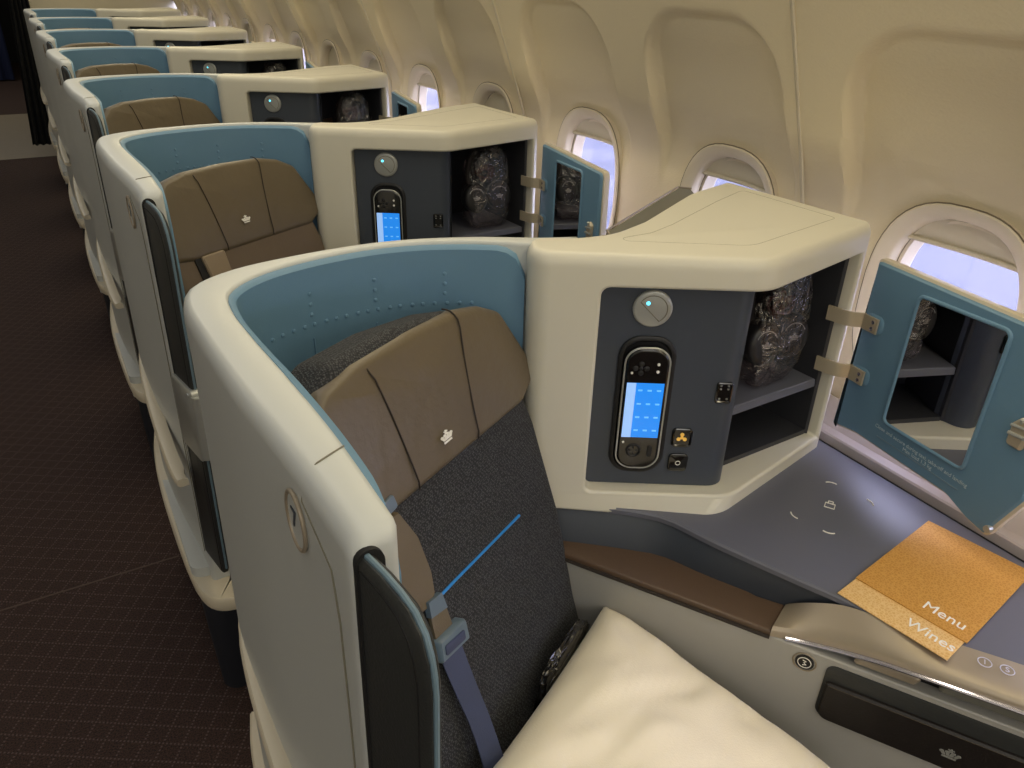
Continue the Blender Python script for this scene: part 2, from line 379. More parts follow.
# ================================================================== SEAT SHELL
ROWWORD = ['nearest the camera', 'second from the camera', 'third from the camera', 'fourth from the camera', 'fifth from the camera', 'sixth from the camera', 'farthest from the camera']
def build_shell():
    t = thing('seat_shell', 'x', 'seat shell', (.3, .6, 0), 'seat shells in a row along the aisle')
    out = spline([(.126, .445), (.122, .53), (.116, .61), (.107, .72), (.102, .86), (.103, .950), (.122, 1.010), (.182, 1.050), (.265, 1.068), (.37, 1.072), (.46, 1.060), (.56, 1.022), (.645, .975), (.7, .955)], 60)
    inn = spline([(.168, .445), (.168, .58), (.162, .70), (.154, .82), (.152, .90), (.163, .960), (.21, 1.006), (.28, 1.034), (.37, 1.045), (.45, 1.035), (.53, 1.004), (.595, .960), (.625, .935)], 60)
    def flare(p, z):       # side panel swells slightly outwards lower down on the aisle side
        k = max(0, min(1, (.34 - p[0]) / .2)); return Vector((p[0] - .012 * k * max(0, (1.15 - z) / .9), p[1], z))
    R = []
    sec = [(0, .30), (0, .5), (0, .8), (0, 1.0), (0, 1.15)] + [(.022 * (1 - cos(a)), ZT - .022 * (1 - sin(a))) for a in [PI / 2 * k / 5 for k in range(6)]]
    for i, (o, n) in enumerate(zip(out, inn)):
        w = (n - o).length; d = (n - o) / w; ring = []
        ro = min(.018, w * .45)
        for a, z in sec:
            q = o + d * (a * ro / .022); ring.append(flare(q, z) if a == 0 else Vector((q.x, q.y, z)))
        for k in range(4):
            a = PI / 2 * k / 3; q = n - d * (.006 * (1 - sin(a))); ring.append(Vector((q.x, q.y, ZT - .006 * (1 - cos(a)))))
        for z in (1.0, .6, .30):
            ring.append(Vector((n.x, n.y, z)))
        R.append(ring)
    # rounded front end: two shrinking rings
    c0 = R[0]; front = []
    for k in range(1, 5):
        a = PI / 2 * k / 4; cx = sum(p.x for p in c0) / len(c0)
        front.append([Vector((p.x + (cx - p.x) * .35 * (1 - cos(a)), p.y - .016 * sin(a), p.z - (.014 * (1 - cos(a)) if p.z > 1.1 else 0))) for p in c0])
    g = G(); g.rings(front[::-1] + R)
    obj('shell_body', g, M['shell'], t)
    # panel joints: line across the rim and down the front edge of the side panel
    j = G(); j.tube([(.1215, .535, 1.20), (.1255, .535, 1.222), (.138, .537, ZT + .0003), (.15, .543, ZT + .0006), (.167, .552, ZT)], .0009, 5)
    obj('rim_joint', j, M['seam'], t)
    j = G(); pts = [Vector((.1215, .535, 1.20))] + [flare((.1255, .462 + .05 * max(0, (z - 1.1)) * 4, 0), z) - Vector((.0012, 0, 0)) for z in (1.17, 1.12, 1.0, .8, .6, .4)]
    j.tube(pts, .0009, 5); obj('panel_joint', j, M['seam'], t)
    # slot for the sliding privacy leaf: black slab paints the shade inside
    s = slab(rpoly([(-.0145, .42), (.0145, .42), (.0145, 1.222), (-.0145, 1.222)], [0, 0, .0144, .0144]), [(0, 0), (0, .016)],
             lambda x, y, w: Vector((.1405 + x * .80 - .012 * max(0, (1.15 - y) / .9), .4335 - w, y)) + Vector((0, .008, 0)))
    obj('leaf_slot_shade', s, M['black'], t)
    # row badge: oval ring, plate and character
    bc = Vector((.0985, .478, 1.195)); exb = Vector((.0, -1, 0)); eyb = Vector((.05, 0, 1)).normalized()
    ell = [Vector((.022 * cos(a), .030 * sin(a))) for a in [2 * PI * k / 32 for k in range(32)]]
    bc = Vector((.1188, .553, 1.168))
    F = lambda x, y, w: bc + Vector((-w + x * .05, -x, y))
    rr = G(); rr.tube([F(p.x, p.y, .0005) for p in ell], .0022, 8, closed=True); badge = obj('row_badge', slab(ell, [(0, -.004), (0, .0006)], F), M['shell'], t)
    obj('badge_ring', rr, M['bronze'], badge)
    text('badge_numeral', '7', .03, M['panel'], badge, F(-.003, .0, .0012), (0, -1, 0), (0, 0, 1))
    # blue padded liner inside the shell
    li = spline([(.158, .455), (.161, .58), (.158, .70), (.150, .82), (.148, .90), (.159, .962), (.206, 1.008), (.28, 1.036), (.37, 1.047), (.45, 1.037), (.53, 1.004), (.600, .957)], 70)
    R = []; L = len(li)
    for i, p in enumerate(li):
        a = li[max(0, i - 1)]; b = li[min(L - 1, i + 1)]; d = (b - a).normalized(); nrm = Vector((d.y, -d.x))
        th = .013; s_end = (li[-1] - p).length; top = ZT - .004
        if s_end < .045: top -= .045 - math.sqrt(max(0, .045 ** 2 - (.045 - s_end) ** 2))
        s0 = (li[0] - p).length
        if s0 < .06: top -= .06 - math.sqrt(max(0, .06 ** 2 - (.06 - s0) ** 2))
        th = .013 + 0.004 * (max(0, min(1, (.78 - p.y) / .25)) if p.x < .22 else 0)
        ring = [Vector((p.x, p.y, .5)), Vector((p.x, p.y, top - .004)), Vector((p.x + nrm.x * .005, p.y + nrm.y * .005, top)),
                Vector((p.x + nrm.x * .009, p.y + nrm.y * .009, top - .0015)), Vector((p.x + nrm.x * th, p.y + nrm.y * th, top - .006)),
                Vector((p.x + nrm.x * th, p.y + nrm.y * th, .9)), Vector((p.x + nrm.x * th, p.y + nrm.y * th, .5))]
        R.append(ring)
    g = G(); g.rings(R); lo = obj('padded_liner', g, M['liner'], t)
    # dimples pressed into the liner (raised buttons)
    def on(s):   # point on liner face by arclength fraction
        k = s * (L - 1); i = int(k); p = li[i].lerp(li[min(i + 1, L - 1)], k - i); d = (li[min(i + 1, L - 1)] - li[max(i - 1, 0)]).normalized()
        return p + Vector((d.y, -d.x)) * .013, Vector((d.y, -d.x)), d
    dm = G()
    import bisect
    def near(x):
        return min((abs(on(k / 300)[0].x - x), k / 300) for k in range(150, 300))[1]
    xs = [.215 + .0172 * i for i in range(19)]
    spots = [(x, 1.136 + 0 * x) for x in xs] + [(x, z) for x in (.281, .384, .487) for z in (1.152, 1.168, 1.184)]
    for x, z in spots:
        p, nn, d = on(near(x)); c = Vector((p.x, p.y, z)); n3 = Vector((nn.x, nn.y, 0)); d3 = Vector((d.x, d.y, 0)); up = Vector((0, 0, 1))
        R = [[c + n3 * h + (d3 * cos(a) + up * sin(a)) * r for a in [2 * PI * k / 8 for k in range(8)]] for r, h in ((.0034, -.001), (.003, .0012), (.0015, .002))]
        dm.rings(R)
    for x in (.281, .384, .487):
        p, nn, d = on(near(x)); n3 = Vector((nn.x, nn.y, 0)); dm.tube([Vector((p.x, p.y, z)) for z in (1.115, 1.09, 1.06, 1.03)], .0016, 6)
    obj('liner_stitching', dm, M['liner'], lo)
    j = G(); p, nn, d = on(.372); j.tube([Vector((p.x, p.y, z)) for z in (1.218, 1.1, .95, .8)], .0009, 5); obj('liner_joint', j, M['stitch'], lo)
    pp = G(); q = [on(i / 60)[0] for i in range(0, 22)]
    pp.tube([Vector((q[0].x - .002, q[0].y, z)) for z in (.7, 1.0, 1.15)] + [Vector((a.x - .001, a.y, ZT - .014 - .045 * max(0, 1 - i / 4) ** 2)) for i, a in enumerate(q)], .0032, 8)
    obj('liner_piping', pp, M['piping'], lo)
    # sliding privacy leaf
    p0 = Vector((.1335, .452)); p1 = Vector((.153, .343)); d = (p1 - p0); W = d.length; d /= W; nn = Vector((d.y, -d.x))
    def LF(x, y, w):
        q = p0 + d * x + nn * w; k = max(0, (1.15 - y) / .9); return Vector((q.x - .015 * k, q.y, y))
    outl = [(0, .41), (W, .41), (W, 1.15)] + [(W - .003, 1.176), (W - .011, 1.198), (W - .027, 1.211), (W * .45, 1.217), (0, 1.216)]
    prof = [(.004, -.007), (0, -.004), (0, .004), (.004, .007)]
    pl = rpoly(outl, [.0, .02, .02, .01, .01, .01, .01, 0], 4)
    leaf = obj('privacy_leaf', slab(pl, prof, LF), M['leather_black'], t)
    g = G(); edge = [(W, z) for z in (.43, .6, .8, 1.0, 1.10, 1.15)] + outl[3:]
    edge = [tuple(v) for v in spline([(a, b, 0) for a, b in edge], 50)]
    g.tube([LF(a, b, 0) for a, b, _ in edge], .0026, 8); obj('leaf_piping', g, M['piping'], leaf)
    g = G(); g.tube([LF(a - .012 if a > .02 else a, b - .010, .0072) for a, b, _ in edge], .0008, 5); g.tube([LF(a - .012 if a > .02 else a, b - .010, -.0072) for a, b, _ in edge], .0008, 5)
    obj('leaf_seam', g, M['black'], leaf)
    cl = slab(rpoly([(.012, .715), (W + .012, .715), (W + .012, .875), (.012, .875)], .012, 5), [(.003, -.013), (0, -.011), (0, .0115), (.003, .0135)], LF)
    cp = obj('latch_plate', cl, M['silver'], leaf)
    g = G(); g.tube([LF(W + .010, z, 0) for z in (.725, .745, .845, .865)], .0145, 10); g.tube([LF(W - .006, .863, -.014), LF(W - .006, .863, .016)], .005, 10); obj('latch_lip', g, M['silver'], cp)
    # aisle grab rail
    g = G(); pts = [(.104, .955, .705), (.098, .935, .690), (.090, .87, .668), (.085, .76, .655), (.083, .64, .648), (.083, .52, .642), (.086, .43, .638), (.090, .400, .638)]
    R = []; pts = spline(pts, 40)
    for i, p in enumerate(pts):
        k = 1 if 2 < i < 37 else .8
        R.append([p + Vector((x * k, 0, z * k)) for x, z in ((-.007, -.006), (-.007, .004), (-.003, .010), (.010, .012), (.022, .006), (.022, -.012), (0, -.012))])
    g.rings(R); obj('grab_rail', g, M['trim'], t)
    # lower trim band that wraps the front corner, and dark base
    pts = spline([(.092, 1.01, .415), (.078, .97, .375), (.070, .90, .348), (.067, .80, .330), (.068, .66, .320), (.072, .52, .315), (.082, .42, .313), (.108, .368, .313), (.16, .350, .313), (.27, .345, .313)], 60)
    R = []
    for i, p in enumerate(pts):
        a = pts[max(0, i - 1)]; b = pts[min(59, i + 1)]; dd = Vector((b.x - a.x, b.y - a.y)).normalized(); inn_ = Vector((-dd.y, dd.x))
        inn_ = inn_ if inn_.dot(Vector((.3 - p.x, .7 - p.y))) > 0 else -inn_
        w = .03 + .05 * min(1, max(0, (i - 38) / 8))
        R.append([Vector((p.x + inn_.x * k, p.y + inn_.y * k, p.z + z)) for k, z in ((.002, -.016), (0, -.008), (0, .014), (.004, .020), (w, .022), (w, -.016))])
    g = G(); g.rings(R); obj('lower_trim', g, M['trim'], t)
    po = rpoly([(.080, .395), (.62, .36), (.70, .93), (.64, .955), (.40, 1.05), (.20, 1.03), (.095, .97)], [.05, .03, .03, .03, .1, .08, .06], 6)
    obj('kick_base', slab(po, [(.012, 0), (.006, .15), (.004, .30)], XY), M['base'], t)
    # lower aisle panel between trim and shell
    po = rpoly([(.078, .460), (.12, .45), (.14, .6), (.14, .97), (.1, .98), (.078, .9)], [.03, .01, 0, 0, .02, .05], 5)
    obj('lower_panel', slab(po, [(0, .28), (0, .36)], XY), M['shell'], t)
    return t
shell = build_shell()
def lab_shell(k): return 'white curved seat shell with blue padded liner, %s in the aisle-side row' % ROWWORD[k]
shell['label'] = lab_shell(0)

# ================================================================== STORAGE CONSOLE
A0 = Vector((.885, .75)); FD = Vector((-.848, .53)).normalized()     # dark face direction, from the corner leftwards
RD = Vector((.980, .200)).normalized()                              # compartment opening direction, rightwards
FN = Vector((-FD.y, FD.x)); FN = FN if FN.y < 0 else -FN             # outward normal of dark face
RN = Vector((RD.y, -RD.x)); RN = RN if RN.y < 0 else -RN
V3 = lambda p, z: Vector((p[0], p[1], z))
def FF(s, z, w=0):       # s metres left of the corner on the dark face, w out of the face
    p = A0 + FD * s + FN * w; return Vector((p.x, p.y, z))
def build_console():
    t = thing('storage_console', 'x', 'storage console', (.9, .9, .8), 'storage consoles beside the seats')
    W = .029
    top = [A0 + FD * .345 + FN * W, A0 + (FN + RN).normalized() * W * 1.04, A0 + RD * .305 + RN * W, Vector((1.165, 1.112)), Vector((1.03, 1.075)), Vector((.83, .968)), Vector((.745, .938)), Vector((.68, .945)), Vector((.615, .985))]
    poly = rpoly(top, [.035, .07, .018, .016, .2, .15, .1, .1, .03], 7)
    # housing = outer solid minus a cut for the dark recess
    prof = [(.0, .774), (0, .784), (0, .806), (0, .9), (0, 1.1), (0, 1.213)] + [(.014 * (1 - cos(a)), ZT + .003 - .022 * (1 - sin(a))) for a in [PI / 2 * k / 6 for k in range(1, 7)]]
    mc = Vector((.862, .726))
    def flareM(x, y, w):
        k = max(0, min(1, (.806 - w) / .024)) * math.exp(-((Vector((x, y)) - mc).length / .13) ** 2) * (1 if y < .9 else 0)
        return Vector((x - .030 * k, y - .008 * k, w))
    hs = obj('housing', slab(poly, prof, flareM), M['housing'], t)
    lf, rt_ = .237, .284
    def cutpoly(inn, lft, rgt):
        n = FD * lft
        return [A0 + FD * lft + FN * .2, A0 + Vector((0, -.3)), A0 + RD * rgt + RN * .2, A0 + RD * rgt, Vector((1.148, 1.03)), Vector((1.03, 1.02)), Vector((.88, .925)), A0 + FD * (.13) - FN * .02, A0 + FD * lft - FN * .014]
    cz0, cz1 = .812, 1.184
    cp = cutpoly(0, lf, rt_)
    g = slab(cp, [(0, cz0), (0, cz1)], XY)
    boolean(hs, g, be={(0, 8), (9, 17)})
    bv = hs.modifiers.new('bevel', 'BEVEL'); bv.width = .006; bv.segments = 3; bv.limit_method = 'ANGLE'; bv.angle_limit = rad(50)
    # top lid joint
    g = G(); q = inset(poly, .045); q = rpoly([(.715, .905), (.90, .785), (1.145, .830), (1.135, 1.04), (1.03, 1.0), (.86, .925), (.80, .905)], [.01, .05, .01, .01, .1, .1, .05], 5)
    g.tube([V3(p, ZT + .0028) for p in q], .0005, 5, closed=True); obj('lid_joint', g, M['seam'], t)
    # dark control panel: face board wrapping round the corner with a soft radius
    pts = [A0 + FD * .244, A0 + FD * .16, A0 + FD * .05]
    arc = rpoly([A0 + FD * .235, A0 + Vector((.010, -.006)), A0 + Vector((.040, .06)), A0 + Vector((.034, .2))], [0, .034, .01, 0], 8)
    path = sm([tuple(p) + (0,) for p in arc[:-1]], 50)
    R = []
    for i, p in enumerate(path):
        a = path[max(0, i - 1)]; b = path[min(49, i + 1)]; d = (b - a).normalized(); nn = Vector((-d.y, d.x, 0))
        if nn.dot(Vector((.3, 1, 0))) < 0 and i < 30: nn = -nn
        if i >= 30: nn = Vector((-abs(nn.x) if nn.x < 0 else nn.x, nn.y, 0))
        R.append([V3(p, cz0 + .001), V3(p, cz1 - .001), V3(p + nn * .006, cz1 - .001), V3(p + nn * .006, cz0 + .001)])
    g = G(); g.rings(R); pan = obj('control_panel', g, M['panel'], t)
    # reading-light button
    cir = [Vector((.0305 * cos(a), .0305 * sin(a))) for a in [2 * PI * k / 36 for k in range(36)]]
    FB = lambda x, y, w: FF(.154 - x, 1.143 + y, w)
    bt = obj('reading_light', slab(cir, [(0, -.002), (0, .004), (.002, .006), (.004, .0065)], FB), M['silver'], pan)
    g = G(); cc = [Vector((.0225 * cos(a), .0225 * sin(a))) for a in [2 * PI * k / 24 for k in range(0, 25)] if cos(a + rad(-45)) > -.45]
    cc.sort(key=lambda p: math.atan2((p.y * cos(rad(45)) - p.x * sin(rad(45))), (p.x * cos(rad(45)) + p.y * sin(rad(45)))))
    g.tube([FB(p.x, p.y, .0066) for p in cc], .0008, 5, closed=True); obj('light_outline', g, M['seam'], bt)
    cl = [Vector((-.008 + .003 * cos(a), .010 + .003 * sin(a))) for a in [2 * PI * k / 12 for k in range(12)]]
    obj('indicator_light', slab(cl, [(0, .005), (0, .0072)], FB), M['led'], bt)
    # remote dock recess
    DK = lambda x, y, w: FF(.153 - x, .968 + y, w)
    dp = rpoly([(-.046, -.128), (.046, -.128), (.046, .128), (-.046, .128)], .036, 8)
    dk = obj('remote_dock', slab(dp, [(0, -.003), (0, .0035), (.003, .005), (.007, .005), (.010, .0012), (.012, .0008)], DK), M['matblack'], pan)
    # audio socket, square socket, power button
    so = lambda s0, z0: (lambda x, y, w: FF(s0 - x, z0 + y, w))
    sq = rpoly([(-.017, -.018), (.017, -.018), (.017, .018), (-.017, .018)], .007, 4)
    jk = obj('audio_socket', slab(sq, [(0, -.002), (0, .003), (.002, .004), (.004, .002)], so(.079, .911)), M['gloss'], pan)
    g = G()
    for a in (90, 210, 330):
        p = Vector((.006 * cos(rad(a)), .006 * sin(rad(a)))); f = so(.079, .911); pp = slab([p + Vector((.0035 * cos(b), .0035 * sin(b))) for b in [2 * PI * k / 8 for k in range(8)]], [(0, .001), (0, .0032)], f); g.add(pp.v, pp.f)
    pp = slab([Vector((.003 * cos(b), .003 * sin(b))) for b in [2 * PI * k / 8 for k in range(8)]], [(0, .001), (0, .0032)], so(.079, .911)); g.add(pp.v, pp.f)
    obj('socket_light', g, M['amber'], jk)
    pw = obj('power_button', slab(rpoly([(-.0165, -.017), (.0165, -.017), (.0165, .017), (-.0165, .017)], .007, 4), [(0, -.002), (0, .003), (.002, .0042)], so(.080, .861)), M['gloss'], pan)
    g = G(); g.tube([so(.080, .861)(.004 * cos(a), .004 * sin(a), .0044) for a in [2 * PI * k / 14 for k in range(14)]], .0006, 5, closed=True); obj('power_mark', g, M['white'], pw)
    us = obj('power_socket', slab(rpoly([(-.013, -.019), (.013, -.019), (.013, .019), (-.013, .019)], .004, 4), [(0, -.002), (0, .0025), (.002, .0034), (.004, .0016)], so(.022, .999)), M['gloss'], pan)
    g = G()
    for x in (-.006, .006):
        for y in (-.011, .007, .013): g.box(so(.022, .999)(x, y, .002), (.0012, .0012, .0012))
    obj('socket_contacts', g, M['silver'], us)
    # compartment lining: side walls, back, floor, ceiling as thin liners
    inner = [A0 + Vector((.034, .040)), A0 + RD * .280 + Vector((0, -.010)), Vector((1.145, 1.026)), Vector((1.03, 1.016)), Vector((.905, .935))]
    po = [V3(p, 0) for p in inner]
    g = G(); th = .004; a = inset([Vector(p[:2]) for p in inner], 0); b = inset(a, th)
    order = [1, 2, 3, 4, 0]
    A_ = [a[i] for i in order]; B_ = [b[i] for i in order]
    R = [[V3(A_[i], cz0 + .002), V3(A_[i], cz1 - .002), V3(B_[i], cz1 - .002), V3(B_[i], cz0 + .002)] for i in range(5)]
    g.rings(R); lin_ = obj('compartment_lining', g, M['lining'], t)
    g = slab(b, [(0, cz0 + .0005), (0, cz0 + .010)], XY); obj('compartment_floor', g, M['lining'], t)
    g = slab(b, [(0, cz1 - .006), (0, cz1 - .0005)], XY); obj('compartment_ceiling', g, M['lining'], t)
    sh = inset(b, .001); obj('compartment_shelf', slab(sh, [(0, .918), (.001, .932), (.003, .934)], XY), M['shelf'], t)
    # retaining strap on the back wall of the compartment
    g = slab(rpoly([(.0, .0), (.09, .0), (.09, .022), (.0, .022)], .003, 3), [(0, 0), (0, .004)], lambda x, y, w: Vector((.935 + x, .945 + x * .6 - w, 1.03 + y)))
    obj('retaining_strap', g, M['pad'], t)
    # grey panel behind the apex (back of the next row's side unit)
    wp = [(.82, .985), (1.03, 1.095), (1.165, 1.135), (1.255, 1.30), (1.235, 1.325), (.885, 1.128)]
    wg = slab([Vector(p) for p in wp], [(0, .80), (0, 1.160), (.004, 1.164)], XY); wo = obj('rear_wing', wg, M['silver_grey'], t)
    g = G(); g.tube([(.822, .99, 1.165), (.885, 1.128, 1.165), (1.235, 1.325, 1.165), (1.255, 1.30, 1.165)], .0022, 6); obj('wing_edge', g, M['bronze'], wo)
    # ---------------- door, standing open towards the camera side
    H = Vector((1.193, .762)); DD = Vector((1.132, .42)) - H; DL = DD.length; DD.normalize(); DN = Vector((DD.y, -DD.x)); DN = DN if DN.x < 0 else -DN
    DF = lambda s, z, w: Vector((H.x + DD.x * s + DN.x * w, H.y + DD.y * s + DN.y * w, z))
    ol = rpoly([(.0, 1.178), (.372, 1.180), (.378, .93), (.350, .862), (.340, .836), (.300, .842), (.255, .858), (.05, .853), (.0, .843)], [.008, .016, .02, .02, .008, .03, .03, .03, .004], 4)
    door = obj('door', slab(ol, [(.002, -.016), (0, -.013), (0, -.001), (.002, 0)], DF), M['trim'], t)
    ol2 = inset(ol, .005)
    df = obj('door_lining', slab(ol2, [(0, -.004), (0, .004), (.003, .007)], DF), M['liner'], door)
    mo = rpoly([(.105, 1.150), (.272, 1.158), (.272, .918), (.105, .912)], .012, 5)
    g = G(); g.tube([DF(p.x, p.y, .0075) for p in mo], .0035, 8, closed=True); obj('mirror_frame', g, M['liner'], door)
    obj('mirror', slab(inset(mo, .001), [(0, .006), (0, .0082)], DF), M['mirror'], door)
    ey = Vector((0, 0, 1)); ex = Vector((DD.x, DD.y, 0))
    text('door_notice', 'Close and secure during taxi, take-off and landing\nMax load 1.3 kg', .0098, M['greyprint'], door, DF(.19, .893, .0078), ex, ey, .0002)
    np_ = rpoly([(.098, .880), (.275, .880), (.275, .882), (.098, .882)], 0); g = G(); g.tube([DF(.10, .880, .0072), DF(.275, .882, .0072)], .0009, 5); obj('notice_line', g, M['piping'], door)
    for z in (1.068, .967):
        pl = rpoly([(.012, -.017), (.052, -.017), (.052, .017), (.012, .017)], .013, 5)
        g = slab(pl, [(0, .005), (0, .008), (.003, .010)], lambda x, y, w, z=z: DF(x, z + y, w)); hb = obj('hinge_seat', g, M['liner'], door)
        arm = [DF(.045, z, .014), DF(.030, z, .014), DF(.015, z, .015), Vector((1.178, .752, z)), Vector((1.163, .766, z)), Vector((1.156, .785, z)), Vector((1.151, .808, z))]
        ap = spline(arm, 24); R = []
        for i, p in enumerate(ap):
            a = ap[max(0, i - 1)]; b = ap[min(23, i + 1)]; d = (b - a).normalized(); n_ = Vector((-d.y, d.x, 0))
            R.append([p + Vector((0, 0, .0135)) + n_ * .002, p + Vector((0, 0, .0135)) - n_ * .002, p - Vector((0, 0, .0135)) - n_ * .002, p - Vector((0, 0, .0135)) + n_ * .002])
        g = G(); g.rings(R); ha = obj('hinge_arm', g, M['metal'], door)
        g = G()
        for zz in (-.006, .006):
            c = slab([Vector((.036 + .0036 * cos(b), zz + .0036 * sin(b))) for b in [2 * PI * k / 10 for k in range(10)]], [(0, .014), (0, .0175), (.0015, .0182)], lambda x, y, w, z=z: DF(x, z + y, w)); g.add(c.v, c.f)
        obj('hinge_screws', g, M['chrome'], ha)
    g = slab(rpoly([(.320, 1.000), (.346, 1.000), (.350, 1.045), (.333, 1.052), (.320, 1.035)], .006, 4), [(0, .005), (0, .010), (.004, .014)], DF); la = obj('door_latch', g, M['metal'], door)
    g = G(); g.tube([DF(.322, 1.021, .015), DF(.347, 1.023, .015)], .003, 8); g.tube([DF(.322, 1.034, .015), DF(.347, 1.037, .014)], .0025, 8); g.tube([DF(.334, 1.042, .012), DF(.336, 1.050, .016)], .003, 8); obj('latch_tongue', g, M['silver'], la)
    g = G(); g.tube([DF(.343, .856, .004), DF(.343, .856, .012)], .006, 10); obj('door_pin', g, M['silver'], door)
    return t
M['silver_grey'] = mat('grey_wing_panel', (106, 105, 97), .4)
console = build_console()

# remote control handset in its dock
def build_remote():
    p = FF(.153, .968, .0)
    t = thing('remote_control', 'x', 'remote control', tuple(FF(.153, .852, .004)), 'remote controls docked in the consoles')
    DK = lambda x, y, w: FF(.153 - x, .968 + y, w)
    bp = rpoly([(-.036, -.113), (.036, -.113), (.036, .113), (-.036, .113)], .028, 8)
    obj('body', slab(bp, [(0, .0022), (0, .013), (.003, .016), (.006, .0165)], DK), M['gloss'], t)
    g = G(); g.tube([DK(q.x, q.y, .0135) for q in inset(bp, .0005)], .0017, 6, closed=True); obj('silver_edge', g, M['silver'], t)
    sc = obj('screen', slab([Vector(q) for q in [(-.030, -.050), (.030, -.050), (.030, .052), (-.030, .052)]], [(0, .0155), (0, .0172)], DK), M['screen'], t)
    obj('menu_strip', slab([Vector(q) for q in [(-.030, -.050), (-.015, -.050), (-.015, .052), (-.030, .052)]], [(0, .0172), (0, .0175)], DK), M['screenw'], sc)
    for i in range(3):
        for j in range(4):
            g = G()
            x = -.0075 + .015 * i; y = -.036 + .025 * j; r = slab([Vector(q) for q in [(x - .0035, y - .0015), (x + .0035, y - .0015), (x + .0035, y + .0015), (x - .0035, y + .0015)]], [(0, .0172), (0, .0176)], DK); g.add(r.v, r.f)
            obj('screen_icon', g, M['screeni'], sc)
    g = G()
    for x, y, r in ((-.010, .086, .0045), (-.010, .070, .0045), (-.019, .078, .0045), (-.001, .078, .0045), (-.010, .078, .003)):
        c = slab([Vector((x + r * cos(b), y + r * sin(b))) for b in [2 * PI * k / 10 for k in range(10)]], [(0, .0155), (0, .0178), (.001, .0184)], DK); g.add(c.v, c.f)
    obj('direction_pad', g, M['matblack'], t)
    for x, y, r in ((.017, .086, .0025), (.017, .073, .0025), (-.024, .070, .002), (-.026, -.060, .002)):
        c = slab([Vector((x + r * cos(b), y + r * sin(b))) for b in [2 * PI * k / 10 for k in range(10)]], [(0, .0155), (0, .0178)], DK)
        obj('small_button', c, M['white'], t)
    g = G(); g.tube([DK(-.008 + .011 * cos(b), -.076 + .011 * sin(b), .0168) for b in [2 * PI * k / 24 for k in range(24)]], .002, 6, closed=True)
    for k in range(4): g.tube([DK(-.008 + .004 * cos(k * PI / 2), -.076 + .004 * sin(k * PI / 2), .0168), DK(-.008 + .0085 * cos(k * PI / 2), -.076 + .0085 * sin(k * PI / 2), .0168)], .0012, 5)
    obj('dial', g, M['matblack'], t)
    g = G(); r = slab(rpoly([(.015, -.088), (.024, -.088), (.024, -.066), (.015, -.066)], .004, 4), [(0, .016), (.001, .0185)], DK); g.add(r.v, r.f); obj('rocker_key', g, M['matblack'], t)
    return t
remote = build_remote()

# headphones and their plastic bag
def build_headphones():
    base = Vector((1.055, .845, .9345))
    t = thing('headphones', 'x', 'headphones', tuple(base), 'headphones stowed in the consoles')
    for i, (cx, cy, cz, tilt) in enumerate(((1.012, .824, 1.028, .05), (1.090, .830, 1.026, -.05))):
        cen = Vector((cx, cy, cz)); n_ = Vector((sin(tilt) - .25, -1, .12)).normalized(); ex = n_.cross(Vector((0, 0, 1))).normalized() * -1; ey = ex.cross(n_) * -1
        ey = Vector((0, 0, 1)) - n_ * n_.z; ey.normalize(); ex = ey.cross(n_)
        F = lambda x, y, w, c=cen, a=ex, b=ey, n=n_: c + a * x + b * y + n * w
        el = [Vector((.034 * cos(q), .041 * sin(q))) for q in [2 * PI * k / 28 for k in range(28)]]
        cup = obj('ear_cup', slab(el, [(.010, -.026), (.002, -.020), (0, -.008), (.0, .004), (.003, .010), (.008, .013), (.014, .0135)], F), M['earcup'], t)
        g = G(); g.tube([F(.021 * cos(q), .006 + .021 * sin(q), .0137) for q in [PI * .12 + PI * .76 * k / 16 for k in range(17)]], .0009, 5); obj('cup_ring', g, M['silver'], cup)
        crown('crown_emblem', M['silver'], cup, F(0, .001, .0137), ex, ey, .016, .0008)
        el2 = [Vector((.033 * cos(q), .040 * sin(q))) for q in [2 * PI * k / 24 for k in range(24)]]
        obj('ear_cushion', slab(el2, [(.006, -.042), (0, -.036), (0, -.028), (.006, -.022)], F), M['leather_black'], cup)
    g = G(); pts = spline([(1.012, .852, 1.05), (1.008, .86, 1.08), (1.022, .872, 1.125), (1.055, .88, 1.15), (1.09, .878, 1.13), (1.106, .868, 1.09), (1.100, .856, 1.06)], 36)
    g.tube(pts, .009, 8, flat=.6); obj('headband', g, M['leather_black'], t)
    g = G(); random.seed(7)
    pts = [Vector((1.045 + .028 * cos(k * 2.2) + random.uniform(-.006, .006), .828 + .012 * sin(k * 1.3), 1.095 + .022 * sin(k * 2.2) + random.uniform(-.006, .006))) for k in range(16)]
    g.tube(spline(pts, 90), .0022, 6); obj('coiled_cable', g, M['cable'], t)
    return t
def build_bag(name, cen, sx, sy, sz, seed, label, cat, group, rz=.2, lo=None):
    bm = bmesh.new(); bmesh.ops.create_icosphere(bm, subdivisions=5, radius=1)
    c, s = cos(rz), sin(rz)
    for v in bm.verts:
        p = v.co.copy(); q = p.copy()
        for a in range(3): q[a] = (abs(p[a]) ** .6) * (1 if p[a] > 0 else -1)
        n = noise.fractal(p * 2.2 + Vector((seed, 0, 0)), 1, 2, 3) * .08 + abs(noise.noise(p * 4 + Vector((0, seed, 0)))) * .12
        q *= (1 + n); q.x *= 1 - .12 * max(0, p.z); x, y, z = q.x * sx, q.y * sy, q.z * sz
        v.co = Vector((x * c - y * s, x * s + y * c, max(z, -sz * .98)))
    o = obj(name, bm, M['bag'], None); o.location = cen; tag(o, label, cat, group)
    return o
hp = build_headphones()
bag = build_bag('plastic_bag', (1.058, .846, 1.050), .066, .040, .112, 2.0, 'x', 'plastic bag', 'clear bags around the headphones', rz=.13)

